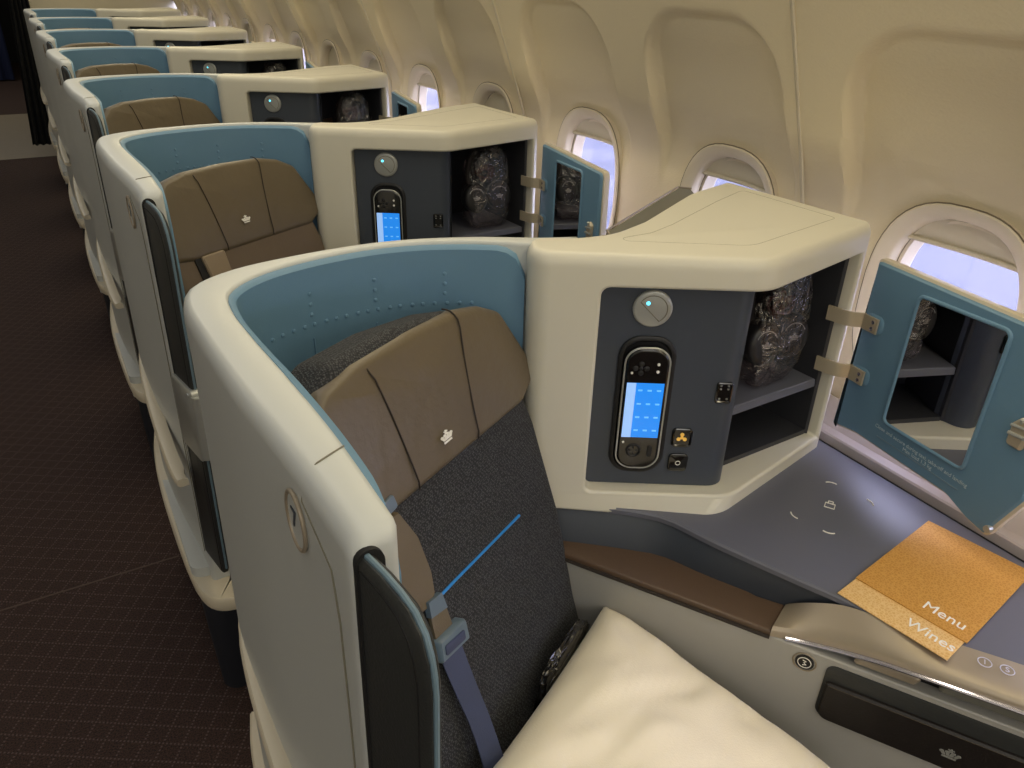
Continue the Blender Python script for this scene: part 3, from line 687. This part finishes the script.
# ================================================================== SIDE CONSOLE (table top, armrest, side panel)
P0 = Vector((.625, .791)); PD = Vector((.161, -.272)).normalized(); PN = Vector((PD.y, -PD.x)); PN = PN if PN.x < 0 else -PN   # normal towards the seat
PF = lambda s, z, w: Vector((P0.x + PD.x * s + PN.x * w, P0.y + PD.y * s + PN.y * w, z))
def build_side():
    t = thing('side_console', 'x', 'side console', (.95, .5, 0), 'side consoles between seat and window')
    # plan outline of table top
    edge = [(.605, .902), (.65, .864), (.695, .826), (.738, .787), (.771, .745), (.795, .672), (.824, .598), (.853, .528), (.874, .478), (.892, .420), (.918, .36), (.96, .29), (1.06, .13), (1.10, .06), (1.115, .03)]
    es = spline(edge, 40)
    tp = [Vector(p[:2]) for p in es] + [Vector((1.196, .03)), Vector((1.206, .80)), Vector((1.17, .93)), Vector((.80, .90))]
    obj('table_top', slab(tp, [(0, .775), (0, .783), (.003, .786)], XY), M['shelf'], t)
    bd = [Vector(p[:2]) + Vector((.004, 0)) for p in es] + [Vector((1.19, .03)), Vector((1.20, .92)), Vector((.80, .90))]
    low = [p + Vector((PN.x, PN.y)) * (.036 * min(1, max(0, 1.6 - i / 11))) if i < 17 else p for i, p in enumerate(bd)]
    g = G(); g.rings([[V3(p, 0) for p in low], [V3(p, .722) for p in low], [V3(p, .774) for p in bd]])
    obj('console_body', g, M['body'], t)
    # side panel facing the seat
    sp = [(-.03, .30), (.93, .30), (.93, .712), (.66, .716), (.0, .716), (-.03, .716)]
    side = obj('side_panel', slab([Vector(p) for p in sp], [(0, -.03), (0, -.002), (.002, 0)], PF), M['sidepanel'], t)
    # armrest pad: from P line back to the body, ends where the metal edge begins
    pp = [PF(-.05, 0, 0), PF(.316, 0, 0), Vector((.850, .548, 0)), Vector((.825, .585, 0)), Vector((.80, .665, 0)), Vector((.775, .748, 0)), Vector((.74, .785, 0)), Vector((.65, .865, 0)), Vector((.61, .875, 0))]
    obj('armrest_pad', slab([Vector(p[:2]) for p in pp], rtop(.713, .7255, .005), XY), M['pad'], t)
    g = G(); g.tube([PF(-.03, .7225, -.006), PF(.312, .7225, -.006)], .0009, 5); obj('armrest_stitching', g, M['strap'], t)
    g = G(); g.tube([PF(-.03, .7145, .001), PF(.316, .7145, .001)], .0035, 6); obj('armrest_shadow_gap', g, M['stitch'], t)
    # champagne metal edge: rises in an S from the armrest to the table top
    prm = [(0, .0), (.03, .0), (.07, .004), (.11, .022), (.15, .045), (.20, .062), (.26, .069), (.34, .072), (.60, .072)]
    outp = [PF(.316, .7265, .001), Vector((.816, .486, .728)), Vector((.842, .440, .738)), Vector((.860, .395, .751)), Vector((.876, .345, .764)), Vector((.900, .297, .769)), Vector((.936, .237, .770)), Vector((1.0, .130, .770)), Vector((1.055, .04, .770))]
    innp = [Vector((.850, .548, .7265)), Vector((.855, .512, .757)), Vector((.874, .470, .778)), Vector((.893, .418, .7875)), Vector((.920, .368, .7878)), Vector((.950, .325, .7878)), Vector((.987, .268, .7878)), Vector((1.05, .165, .7878)), Vector((1.11, .07, .7878))]
    o_, i_ = spline(outp, 50), spline(innp, 50); R = []
    for a, b in zip(o_, i_):
        d = (b - a); L = d.length; d /= L; dz = Vector((0, 0, 1))
        m1 = a + d * .006 + dz * .006
        R.append([a - dz * .010, a, a + dz * .003 + d * .002, m1, m1.lerp(b, .3), m1.lerp(b, .65), b, b - dz * .012])
    g = G(); g.rings(R); me_ = obj('metal_edge', g, M['bronze'], t)
    g = G(); g.tube([p + Vector((0, 0, -.007)) + Vector((PN.x, PN.y, 0)) * .002 for p in o_[2:]], .0034, 8); obj('highlight_strip', g, M['chrome'], me_)  # reflected highlight under the edge, modelled as a lavender strip
    # black slab painting the shaded gap, and folded tray edge under the overhang
    g = slab([Vector(p) for p in [(.375, .716), (.93, .716), (.93, .762), (.56, .757), (.43, .732), (.38, .72)]], [(0, -.034), (0, -.022)], PF); obj('tray_gap_shade', g, M['black'], t)
    g = slab(rpoly([(.43, .720), (.515, .720), (.525, .738), (.44, .734)], .006, 4), [(0, -.022), (0, -.006), (.003, -.003)], PF); obj('tray_latch', g, M['bronze'], t)
    g = slab(rpoly([(.54, .722), (.93, .722), (.93, .742), (.555, .742)], .005, 4), [(0, -.022), (0, -.010), (.003, -.007)], PF); obj('folded_tray', g, M['silver_grey'], t)
    # round seat control on the side panel
    def disc(cx, cz, r, prof, fn): return slab([Vector((cx + r * cos(a), cz + r * sin(a))) for a in [2 * PI * k / 28 for k in range(28)]], prof, fn)
    bt = obj('seat_control', disc(.372, .692, .0135, [(0, -.001), (0, .0015), (.001, .002)], PF), M['matblack'], t)
    g = G(); g.tube([PF(.372 + .0165 * cos(a), .692 + .0165 * sin(a), .0008) for a in [2 * PI * k / 28 for k in range(28)]], .0012, 6, closed=True); obj('control_ring', g, M['bronze'], bt)
    g = G(); g.tube([PF(.372 + .0095 * cos(a), .692 + .0095 * sin(a), .0022) for a in [2 * PI * k / 28 for k in range(28)]], .0007, 5, closed=True)
    g.tube([PF(.372 + x, .692 + z, .0022) for x, z in ((-.003, .0045), (.002, .003), (-.001, 0), (.003, -.003), (-.002, -.005))], .0009, 5); obj('control_symbol', g, M['white'], bt)
    # black literature pocket with crown
    pk = rpoly([(.403, .600), (.93, .600), (.93, .706), (.403, .706)], [.018, 0, 0, .014], 5)
    po = obj('literature_pocket', slab(pk, [(0, -.001), (0, .002), (.002, .003)], PF), M['leather_black'], t)
    fl = rpoly([(.407, .602), (.93, .602), (.93, .676), (.407, .676)], [.016, 0, 0, .006], 5)
    pf = obj('pocket_flap', slab(fl, [(0, .002), (0, .007), (.003, .010)], PF), M['leather_pocket'], po)
    g = G(); g.tube([PF(s, .6725, .0095) for s in (.412, .55, .7, .9)], .0007, 5); obj('pocket_stitching', g, M['strap'], pf)
    crown('crown_emblem', M['silver'], pf, PF(.584, .636, .0101), (PD.x, PD.y, 0), (0, 0, 1), .022, .0008)
    # touch symbols printed on the metal edge
    for cx, cy, ch in ((.944, .300, '1'), (.958, .277, 'S')):
        g = G(); g.tube([Vector((cx + .0085 * cos(a), cy + .0085 * sin(a), .7875)) for a in [2 * PI * k / 28 for k in range(28)]], .0007, 5, closed=True)
        rg = obj('touch_symbol', g, M['lilac'], me_)
        text('touch_glyph', ch, .013, M['lilac'], rg, (cx, cy, .7877), (PD.x, PD.y, 0), (-PN.x, -PN.y, 0), .0003)
    # charging mark: four corner arcs and a little padlock
    for cx, cy, a0 in ((1.104, .685, 45), (1.118, .610, -45), (.965, .651, 135), (.982, .590, -135)):
        c = Vector((1.042, .635)); v = Vector((cx, cy)) - c; ang = math.atan2(v.y, v.x)
        k0 = c + v * .80
        g = G(); g.tube([Vector((k0.x + .016 * cos(ang + q), k0.y + .016 * sin(ang + q), .7866)) for q in [-.62 + 1.24 * i / 8 for i in range(9)]], .0012, 5); obj('charging_corner', g, M['white'], t)
    e = Vector((PD.x, PD.y, 0)); f = Vector((-PN.x, -PN.y, 0)); c = Vector((1.044, .639, .7866)); g = G()
    sq = [c + e * (x * .008) + f * (y * .007) for x, y in ((-1, -1), (1, -1), (1, 1), (-1, 1))]; g.tube(sq, .0011, 5, closed=True)
    g.tube([c + e * (x * .004) + f * (y * .007) for x, y in ((-1, .8), (-1, 2), (1, 2), (1, .8))], .001, 5)
    obj('charging_mark', g, M['white'], t)
    # groove and window-side ledge
    g = slab([Vector(p) for p in [(1.197, .03), (1.205, .03), (1.214, .93), (1.206, .93)]], [(0, .70), (0, .782)], XY); obj('groove', g, M['black'], t)
    R = []
    for y in (.03, .48, .93):
        dx = .010 * (y - .03) / .9
        R.append([Vector((1.206 + dx, y, .70)), Vector((1.206 + dx, y, .799)), Vector((1.209 + dx, y, .802)), Vector((1.228 + dx, y, .804)), Vector((1.246 + dx * .6, y, .822)), Vector((1.276, y, .846)), Vector((1.285, y, .842)), Vector((1.285, y, .70))])
    g = G(); g.rings(R); obj('window_ledge', g, M['ledge'], t)
    return t
M['lilac'] = mat('lilac_print', (206, 204, 222), .5)
M['leather_pocket'] = mat('black_pocket_leather', (24, 19, 17), .5, bump=(300, .3))
M['ledge'] = mat('pinkish_grey_ledge', (186, 176, 172), .45)
side = build_side()

# ================================================================== SEAT
SQ = Vector((.375, .80, 1.05)); SU = Vector((cos(SEAT_A), sin(SEAT_A), 0)); SV = Vector((-sin(SEAT_A) * sin(SEAT_L), cos(SEAT_A) * sin(SEAT_L), cos(SEAT_L))); SN = SU.cross(SV)
SF = lambda u, v, w: SQ + SU * u + SV * v + SN * w
def cushion(outline, r, w0, w1, bulge, rr, fn=SF, seams=(), wr=0, nu=40, nv=26):
    """upholstered block: superposed grid over a rounded outline"""
    poly = rpoly(outline, r, 7); g = G(); R = []
    cx = sum(p.x for p in poly) / len(poly); cy = sum(p.y for p in poly) / len(poly)
    prof = [(rr * .7, w0), (0, w0 + rr * .5)] + [(rr * (1 - cos(a)), w1 - rr * (1 - sin(a))) for a in [PI / 2 * k / 6 for k in range(7)]]
    for d, w in prof: R.append([fn(p.x, p.y, w) for p in inset(poly, d)])
    last = inset(poly, rr)
    for s in (.85, .65, .42, .2, .06):
        R.append([fn(cx + (p.x - cx) * s, cy + (p.y - cy) * s, w1 + bulge * (1 - s * s) + wr * noise.noise(Vector((p.x * s * 14, p.y * s * 14, 3)))) for p in last])
    g.rings(R); return g
def build_seat(brown):
    t = thing('aircraft_seat', 'x', 'seat', (.5, .55, 0), 'aircraft seats facing the side consoles')
    back_out = [(-.215, -.62), (.205, -.62), (.215, -.42), (.238, -.28), (.238, -.10), (.215, .06), (.12, .135), (-.02, .153), (-.13, .153), (-.20, .11), (-.22, 0)]
    bm_ = M['leather_seat'] if brown else M['fabric']
    if brown: back_out = [(u, v - .035 if v > .05 else v) for u, v in back_out]
    br = obj('backrest', cushion(back_out, [.02, .02, .1, .1, .1, .08, .1, .1, .05, .05, .1], -.085, -.008, .002, .02), bm_, t)
    if not brown:
        g = G(); g.tube([SF(-.12, -.199, -.006), SF(-.06, -.2, -.0055), SF(.119, -.207, -.0055)], .0022, 8); obj('blue_piping', g, M['blueline'], br)
        # brown shoulder pad strip on the aisle side of the backrest
        so = [(-.205, -.045), (-.118, -.052), (-.100, -.10), (-.098, -.155), (-.105, -.185), (-.118, -.197), (-.155, -.190), (-.205, -.16)]
        g = slab(rpoly(so, [.005, .01, .03, .03, .012, .01, .02, .01], 5), [(0, -.012), (0, -.004), (.003, .001)], SF); sp_ = obj('shoulder_pad', g, M['strap'], t)
        g = slab(rpoly([(-.152, -.048), (-.120, -.044), (-.122, -.026), (-.155, -.03)], .003, 3), [(0, -.004), (0, .004), (.001, .005)], SF); obj('pad_clip', g, M['belt_clip'], sp_)
    g = cushion([(-.226, -.040), (-.16, -.052), (.21, -.056), (.274, -.026), (.216, .096), (.17, .120), (.11, .134), (0, .141), (-.11, .141), (-.168, .130), (-.198, .102)], [.02, .03, .03, .015, .03, .04, .08, .1, .08, .03, .02], -.050, .0, .004, .014, wr=.004)
    hd = obj('headrest', g, M['leather_brown'], t)
    sub = hd.modifiers.new('s', 'SUBSURF'); sub.levels = 1; sub.render_levels = 1
    for pts in ([(-.072, -.050), (-.074, -.01), (-.080, .06), (-.087, .112)], [(.072, -.050), (.076, -.01), (.088, .06), (.100, .110)]):
        g = G()
        g.tube([SF(u, v, .0042 - .004 * max(0, (-.038 - v) / .012)) for u, v, _ in spline([(a, b, 0) for a, b in pts], 14)] + [SF(pts[-1][0] * 1.03, v, w) for v, w in ((.121, .0022), (.128, -.001), (.134, -.006), (.1375, -.013), (.139, -.020))], .0012, 6)
        obj('headrest_seam', g, M['stitch'], hd)
    crown('crown_emblem', M['white'], hd, SF(.002, -.010 if not brown else .004, .0062), SU, SV, .021, .0012)
    if brown:
        g = slab(rpoly([(-.135, -.20), (-.085, -.20), (-.085, -.045), (-.150, -.045)], .006, 4), [(0, -.02), (0, .001), (.003, .004)], SF); obj('shoulder_pad', g, M['strap_pale'], t)
        g = slab([Vector(p) for p in [(-.158, -.19), (-.135, -.20), (-.150, -.045), (-.166, -.045)]], [(0, -.02), (0, -.003)], SF); obj('belt_gap_shade', g, M['black'], t)  # black slab paints the shade of the gap beside the strap
    # seat pan
    SH = lambda x, y, w: SQ + SU * x + Vector((sin(SEAT_A), -cos(SEAT_A), 0)) * (y + .19) + Vector((0, 0, w - SQ.z))
    g = cushion([(-.215, .0), (.205, .0), (.205, .46), (-.215, .46)], .04, .33, .455, .008, .03, fn=SH)
    obj('seat_cushion', g, bm_, t)
    g = slab(rpoly([(-.20, .02), (.20, .02), (.20, .42), (-.20, .42)], .03), [(0, .302), (0, .335)], SH); obj('seat_pedestal', g, M['base'], t)
    # belt
    g = G()
    cl = slab([Vector(p) for p in [(-.132, -.205), (-.099, -.212), (-.100, -.188), (-.128, -.184)]], [(0, -.003), (0, .006)], SF); b0 = obj('belt_keeper', cl, M['belt_clip'], t)
    w_ = slab([Vector(p) for p in [(-.136, -.246), (-.098, -.252), (-.098, -.206), (-.130, -.203)]], [(0, -.002), (0, .003)], SF); b1 = obj('belt_webbing', w_, M['strap'], t)
    gd = slab(rpoly([(-.148, -.266), (-.084, -.274), (-.080, -.242), (-.140, -.236)], .005, 3), [(0, -.004), (0, .010), (.003, .014)], SF); b2 = obj('belt_guide', gd, M['belt_clip'], t)
    g2 = slab(rpoly([(-.138, -.259), (-.095, -.265), (-.092, -.252), (-.134, -.246)], .003, 3), [(0, .013), (0, .0155), (.001, .016)], SF); obj('guide_slot', g2, M['belt'], b2)
    row = spline([(-.121, -.26, .006), (-.125, -.32, .014), (-.128, -.38, .022), (-.137, -.45, .030), (-.150, -.52, .045), (-.165, -.60, .07)], 30)
    R = []
    for i, p in enumerate(row):
        tw = .2 + .35 * sin(i / 9); hw = .0185 - .004 * abs(sin(i / 7))
        a = Vector((cos(tw) * hw, 0, sin(tw) * hw)); R.append([SF(p.x - a.x, p.y, p.z - a.z), SF(p.x + a.x, p.y, p.z + a.z), SF(p.x + a.x, p.y, p.z + a.z + .0015), SF(p.x - a.x, p.y, p.z - a.z + .0015)])
    g = G(); g.rings(R); obj('shoulder_belt', g, M['belt'], t)
    return t
seat = build_seat(False)
seat_b = build_seat(True)

# ------------------------------------------------------------------ copies down the cabin
console['label'] = 'white storage console with open blue mirror door, nearest the camera'
side['label'] = 'grey side console with gold booklets and metal edge, nearest the camera'
remote['label'] = 'black remote control with blue lit screen in the nearest storage console'
hp['label'] = 'dark headphones with crown emblems on the nearest console shelf'
bag['label'] = 'crumpled clear plastic bag around the headphones in the nearest console'
seat['label'] = 'dark mesh seat with brown leather headrest and blue piping line, nearest the camera'
seat_b['label'] = 'brown seat with crown headrest in the second row from the camera'
seat_b.location.y += PITCH
ordw = ['', 'second', 'third', 'fourth', 'fifth', 'sixth', 'seventh and farthest']
for k in range(1, NROW):
    dup(shell, k * PITCH, lab_shell(k))
    dup(console, k * PITCH, 'white storage console with blue mirror door, %s from the camera' % ordw[k])
    dup(side, k * PITCH, 'grey side console between the %s seat shell from the camera and the windows' % ordw[k]) if k < 3 else None
    if k > 1: dup(seat_b, (k - 1) * PITCH, 'brown headrest seat inside the %s shell from the camera' % ordw[k])
    if k < 2: dup(remote, k * PITCH, 'black remote control docked in the %s storage console from the camera' % ordw[k])
    if k < 5:
        dup(hp, k * PITCH, 'dark headphones stowed in the %s storage console from the camera' % ordw[k])
        dup(bag, k * PITCH, 'shiny plastic bag around headphones in the %s console from the camera' % ordw[k])

# ================================================================== LOOSE THINGS AT THE FRONT SEAT
def build_pillow():
    c0 = Vector((.655, .752, .640)); eu = Vector((-.885, -.465, -.0)).normalized(); ev = Vector((.36, -.92, -.20)).normalized()
    nz = eu.cross(ev).normalized(); nz = nz if nz.z > 0 else -nz
    W_, H_ = .48, .44; N = 44; top = []; bot = []
    for i in range(N + 1):
        rt, rb = [], []
        for j in range(N + 1):
            x, y = i / N * 2 - 1, j / N * 2 - 1
            e = max(0, (1 - x ** 4) * (1 - y ** 4)) ** .5
            pin = 1 - .03 * (1 - abs(x) ** 2) * abs(y) ** 3; pin2 = 1 - .03 * (1 - abs(y) ** 2) * abs(x) ** 3
            X, Y = x * pin2, y * pin
            wr = .010 * noise.noise(Vector((x * 2.2 + y * 3, y * 2, 1))) + .012 * abs(noise.noise(Vector((x * 1.2 - y * 4, y + x * 3, 5)))) * (x * x + y * y) + .006 * noise.noise(Vector((x * 5 + y * 7, y * 3 - x * 2, 4)))
            p = c0 + eu * ((X + 1) / 2 * W_) + ev * ((Y + 1) / 2 * H_)
            hx = e * .066 * (1 + .1 * noise.noise(Vector((x * 2, y * 2, 8)))) + wr * e * e * 1.2
            rt.append(p + nz * (hx + .002)); rb.append(p - nz * (e * .055 + .002))
        top.append(rt); bot.append(rb)
    g = G(); g.strip(top); g.strip([r[::-1] for r in bot])
    bd = lambda A: [A[0][j] for j in range(N)] + [A[i][N] for i in range(N)] + [A[N][j] for j in range(N, 0, -1)] + [A[i][0] for i in range(N, 0, -1)]
    g.rings([bd(top), bd(bot)], cap=False)
    o = obj('pillow', g, M['pillow'], None, ang=60); o.location = (0, 0, 0)
    bm = bmesh.new(); bm.from_mesh(o.data); bmesh.ops.remove_doubles(bm, verts=bm.verts, dist=1e-5); bmesh.ops.recalc_face_normals(bm, faces=bm.faces); bm.to_mesh(o.data); bm.free()
    c = Vector((.53, .42, .5))
    for v in o.data.vertices: v.co -= c
    o.location = c
    return tag(o, 'plump cream cotton pillow lying on the nearest seat', 'pillow')
build_pillow()
bl = build_bag('blanket_pack', SF(.095, -.478, .012), .085, .012, .055, 5.0, 'x', 'blanket', None, rz=SEAT_A)
bl['label'] = 'dark blanket in shiny plastic wrap behind the cream pillow'
bl.data.materials.clear(); bl.data.materials.append(mat('dark_wrapped_blanket', (22, 20, 20), .18, coat=1, bump=(60, 1)))
bl['category'] = 'blanket'
if 'group' in bl: del bl['group']

def booklet(name, corners, z, m, label, cat):
    pts = [Vector(c) for c in corners]; o = obj(name, slab(pts, [(0, z), (0, z + .0015)], XY), m, None)
    c = Vector((sum(p.x for p in pts) / 4, sum(p.y for p in pts) / 4, z))
    for v in o.data.vertices: v.co -= c
    o.location = c; tag(o, label, cat); return o
tdir = Vector((.165, -.986, 0)); udir = Vector((.986, .165, 0))
wl = booklet('wine_list', [(.876, .487), (.901, .327), (1.110, .358), (1.070, .512)], .7872, M['palegold'], 'pale gold wine list peeking out beneath the gold menu', 'booklet')
mn = booklet('menu', [(.926, .494), (.952, .331), (1.181, .366), (1.155, .526)], .7890, M['gold'], 'gold patterned menu lying on top of the wine list', 'booklet')
text('lettering', 'Wines', .026, M['white'], wl, (.922, .366, .7890), tdir, udir, .0003)
text('lettering', 'Menu', .027, M['white'], mn, (.972, .378, .7908), tdir, udir, .0003)

# ================================================================== CABIN
WY0, WP = .692, PITCH / 2       # first window centre, window spacing
ZC = 1.072
def sstep(a, b, x): t = max(0, min(1, (x - a) / (b - a))); return t * t * (3 - 2 * t)
def wall_x(z):
    if z < 1.12: return 1.292 + .02 * sstep(1.12, .6, z)
    return 1.292 - .36 * max(0, z - 1.17) * (1 + .25 * max(0, z - 1.6)) * sstep(1.12, 1.34, z)
def recess(y, z):
    yr = y - .022; j = round((yr - WY0) / WP); dy = abs(yr - (WY0 + j * WP)); hw = .212 - .02 * sstep(1.1, 1.6, z); r = .125; zt = 1.535
    qx, qz = dy - (hw - r), z - (zt - r)
    return r - math.hypot(max(qx, 0), max(qz, 0)) - min(max(qx, qz), 0)
def wall_pt(y, z):
    x = wall_x(z); d = recess(y, z)
    if d > 0:
        D = .016 + .022 * sstep(1.53, 1.40, z)
        x += D * sstep(1.12, 1.32, z) * sstep(-.001, .017, d)
    return x
def inside_ring(y, z, hy=.138, hz=.184):
    j = round((y - WY0) / WP); dy = (y - (WY0 + j * WP)) / hy; dz = (z - ZC) / hz
    return abs(dy) ** 2.6 + abs(dz) ** 2.6 < 1
def build_wall():
    Y0, Y1 = -.9, 8.25; dz = .0055; Ys = [Y0 + .0055 * i for i in range(int(4.2 / .0055))]; Ys += [Ys[-1] + .011 * (i + 1) for i in range(int((Y1 - Ys[-1]) / .011))]
    ny = len(Ys) - 1; zs = [.0 + .1 * i for i in range(8)] + [.8 + dz * i for i in range(int(.85 / dz))] + [1.66, 1.75, 1.85, 1.95]
    vs = []; fs = []
    for i in range(ny + 1):
        y = Ys[i]
        for z in zs:
            vs.append((wall_pt(y, z), y, z))
    n = len(zs)
    for i in range(ny):
        for j in range(n - 1):
            y = (Ys[i] + Ys[i + 1]) / 2; z = (zs[j] + zs[j + 1]) / 2
            if inside_ring(y, z): continue
            a = i * n + j; fs.append((a, a + 1, a + n + 1, a + n))
    g = G(); g.add(vs, fs); o = structure(obj('wall_right', g, M['wall'], None, ang=50))
    g = G()
    for k in range(-1, 8):
        y = WY0 + WP * (2 * k + .5) + .053
        if y > 8.1: continue
        g.tube([(wall_x(z) - .001, y, z) for z in (.8, 1.0, 1.17, 1.3, 1.5, 1.7, 1.9)], .0035, 6)
        g.tube([(wall_x(z) - .0035, y + .004, z) for z in (.8, 1.0, 1.17, 1.3, 1.5, 1.7, 1.9)], .0008, 5)
    structure(obj('trim_1', g, M['trim'], None))
build_wall()
def se(hy, hz, n=48, p=2.6):
    out = []
    for k in range(n):
        a = 2 * PI * k / n; c, s = cos(a), sin(a); out.append((abs(c) ** (2 / p) * (1 if c > 0 else -1) * hy, abs(s) ** (2 / p) * (1 if s > 0 else -1) * hz))
    return out
def build_window(i, yc, drop):
    t = bpy.data.objects.new('window_%d' % (i + 1), None); C.objects.link(t); t.location = (1.30, yc, ZC); structure(t)
    X = 1.288
    def R(hy, hz, x, dz=0): return [Vector((x, yc + a, ZC + b + dz)) for a, b in se(hy, hz)]
    g = G(); g.rings([R(.152, .198, X + .016), R(.152, .198, X - .002), R(.150, .196, X - .004), R(.144, .190, X - .003), R(.127, .176, X + .006), R(.123, .172, X + .010), R(.120, .168, X + .030)], cap=False)
    obj('window_frame', g, M['ring'], t)
    g = G(); g.tube(R(.1532, .1992, X - .0005), .0013, 5, closed=True); obj('frame_seal', g, M['ringgap'], t)
    g = G(); g.rings([R(.1205, .1685, X + .030), R(.113, .161, X + .031), R(.111, .158, X + .045), R(.108, .155, X + .060)], cap=False); obj('window_reveal', g, M['ring'], t)
    g = G(); g.tube(R(.1205, .1685, X + .031), .0022, 5, closed=True); obj('reveal_seal', g, M['ringgap'], t)
    g = G(); g.rings([R(.11, .157, X + .058), R(.11, .157, X + .061)]); obj('window_pane', g, M['glass'], t)
    # shade: slightly bowed leaf closing the top part
    zb = ZC + .150 - .30 * drop; rows = []
    hy, hz = .1205, .1685; M_ = 16
    for r in range(9):
        z = zb + (ZC + hz - .001 - zb) * r / 8; q = min(.999, abs((z - ZC) / hz)); wy = hy * (1 - q ** 2.6) ** (1 / 2.6)
        rows.append([Vector((X + .026 + .010 * (1 - (c * 2 / M_ - 1) ** 2), yc + wy * (c * 2 / M_ - 1), z)) for c in range(M_ + 1)])
    g = G(); g.strip(rows); g.strip([[p + Vector((.003, 0, 0)) for p in r][::-1] for r in rows]); g.strip([rows[0], [p + Vector((.003, 0, 0)) for p in rows[0]]])
    g.tube([p + Vector((-.003, 0, .004)) for p in rows[0]], .0045, 6)
    obj('window_shade', g, M['shade'], t)
nwin = 15
for i in range(-1, nwin - 1):
    build_window(i + 1, WY0 + WP * i, {3: .97, 6: .97, 9: .9}.get(i, .12))

def box_obj(name, x0, x1, y0, y1, z0, z1, m, parent=None):
    g = G(); g.box(((x0 + x1) / 2, (y0 + y1) / 2, (z0 + z1) / 2), (abs(x1 - x0) / 2, abs(y1 - y0) / 2, abs(z1 - z0) / 2)); return obj(name, g, m, parent)
structure(box_obj('floor', -2.6, 1.42, -4.2, 8.17, -.05, 0, M['carpet']))
structure(box_obj('floor_galley', -2.6, 1.42, 8.17, 10.65, -.05, -.001, M['galley']))
structure(box_obj('floor_far', -2.6, 1.42, 10.65, 16, -.05, 0, M['carpet']))
g = G(); g.box((-.6, 2.052, .0012), (.68, .003, .0008)); structure(obj('trim_2', g, M['cseam'] if 'cseam' in M else mat('carpet_joint', (80, 66, 60), .9), None))
M['ceil'] = mat('cabin_ceiling', (225, 220, 205), .7)
structure(box_obj('ceiling', -2.6, 1.42, -4.2, 16, 2.25, 2.3, M['ceil']))
structure(box_obj('wall_left', -2.65, -2.6, -4.2, 16, -.05, 2.3, M['ceil']))
structure(box_obj('wall_rear', -2.6, 1.42, -4.25, -4.2, -.05, 2.3, M['ceil']))
structure(box_obj('wall_front', -2.6, 1.42, 16, 16.05, -.05, 2.3, M['base']))
structure(box_obj('wall_outer_front', 1.37, 1.42, 8.25, 16, -.05, 2.25, M['bulk']))
structure(box_obj('wall_upper_right', 0.98, 1.42, -4.2, 8.25, 1.95, 2.25, M['ceil']))
structure(box_obj('wall_right_end', 1.30, 1.42, -4.2, -.9, 0, 1.95, M['ceil']))
# bulkhead behind the last row
bk = box_obj('wall_bulkhead', .16, 1.40, 8.13, 8.20, .0, 2.25, M['bulk']); structure(bk)
# curtains
def curtain(name, x0, x1, y, z0, z1, m, folds, label, amp=.03):
    rows = []; n = folds * 10
    for z in [z0 + (z1 - z0) * k / 10 for k in range(11)]:
        xa = x0 + .10 * max(0, z / 1.2 - .1) * (x1 - x0 < .5)
        rows.append([Vector((xa + (x1 - xa) * i / n, y + amp * sin(2 * PI * i / 10) + .006 * sin(i * .7 + z * 3), z)) for i in range(n + 1)])
    g = G(); g.strip(rows); g.strip([[p + Vector((0, .006, 0)) for p in r][::-1] for r in rows])
    o = obj(name, g, m, None, ang=80); tag(o, label, 'curtain'); return o
curtain('curtain', -.07, .17, 8.08, .12, 2.24, M['curtain'], 5, 'black gathered curtain hanging beside the beige bulkhead')
curtain('curtain', -1.6, -.12, 13.6, .02, 2.24, M['bluecurtain'], 12, 'dark blue curtain hanging across the far end of the aisle')

# outside apron, well below the windows
g = G(); g.box((40, 5, -3.6), (38.4, 60, .05)); structure(obj('ground', g, M['apron'], None))

# ================================================================== LIGHT
def area(name, loc, size, rot, power, col):
    l = bpy.data.lights.new(name, 'AREA'); l.shape = 'RECTANGLE'; l.size, l.size_y = size; l.energy = power; l.color = col
    o = bpy.data.objects.new(name, l); C.objects.link(o); o.location = loc; o.rotation_euler = rot; return o
area('sidewall_wash_light', (.86, 2.2, 2.22), (.10, 12), (0, rad(12), 0), 47, (1, .87, .60))
area('ceiling_light', (.1, 2.2, 2.235), (.5, 12), (0, 0, 0), 29, (1, .97, .90))
area('aisle_fill', (-1.5, 1.6, 2.235), (.6, 11), (0, 0, 0), 18, (.96, .97, 1))  # unseen fill lamp added to brighten the aisle-facing side panels
w = bpy.data.worlds.new('World'); bpy.context.scene.world = w; w.use_nodes = True
bg = w.node_tree.nodes['Background']; bg.inputs[0].default_value = (.64, .66, 1.0, 1); bg.inputs[1].default_value = 12.0
vs = bpy.context.scene.view_settings
vs.view_transform = 'Standard'; vs.look = 'None'; vs.exposure = -.1; vs.gamma = 1; vs.use_curve_mapping = False
area('cabin_fill', (-.6, -2.6, 2.235), (2.4, 1.6), (0, 0, 0), 44, (1, .97, .90))  # fill added behind the camera to lift liners and side panels
area('galley_fill', (-.8, 11.5, 2.235), (2.2, 4), (0, 0, 0), 24, (1, .92, .78))  # added fill so the far floor does not render black
bpy.context.scene.cycles.max_bounces = 8
bpy.context.scene.cycles.transparent_max_bounces = 16
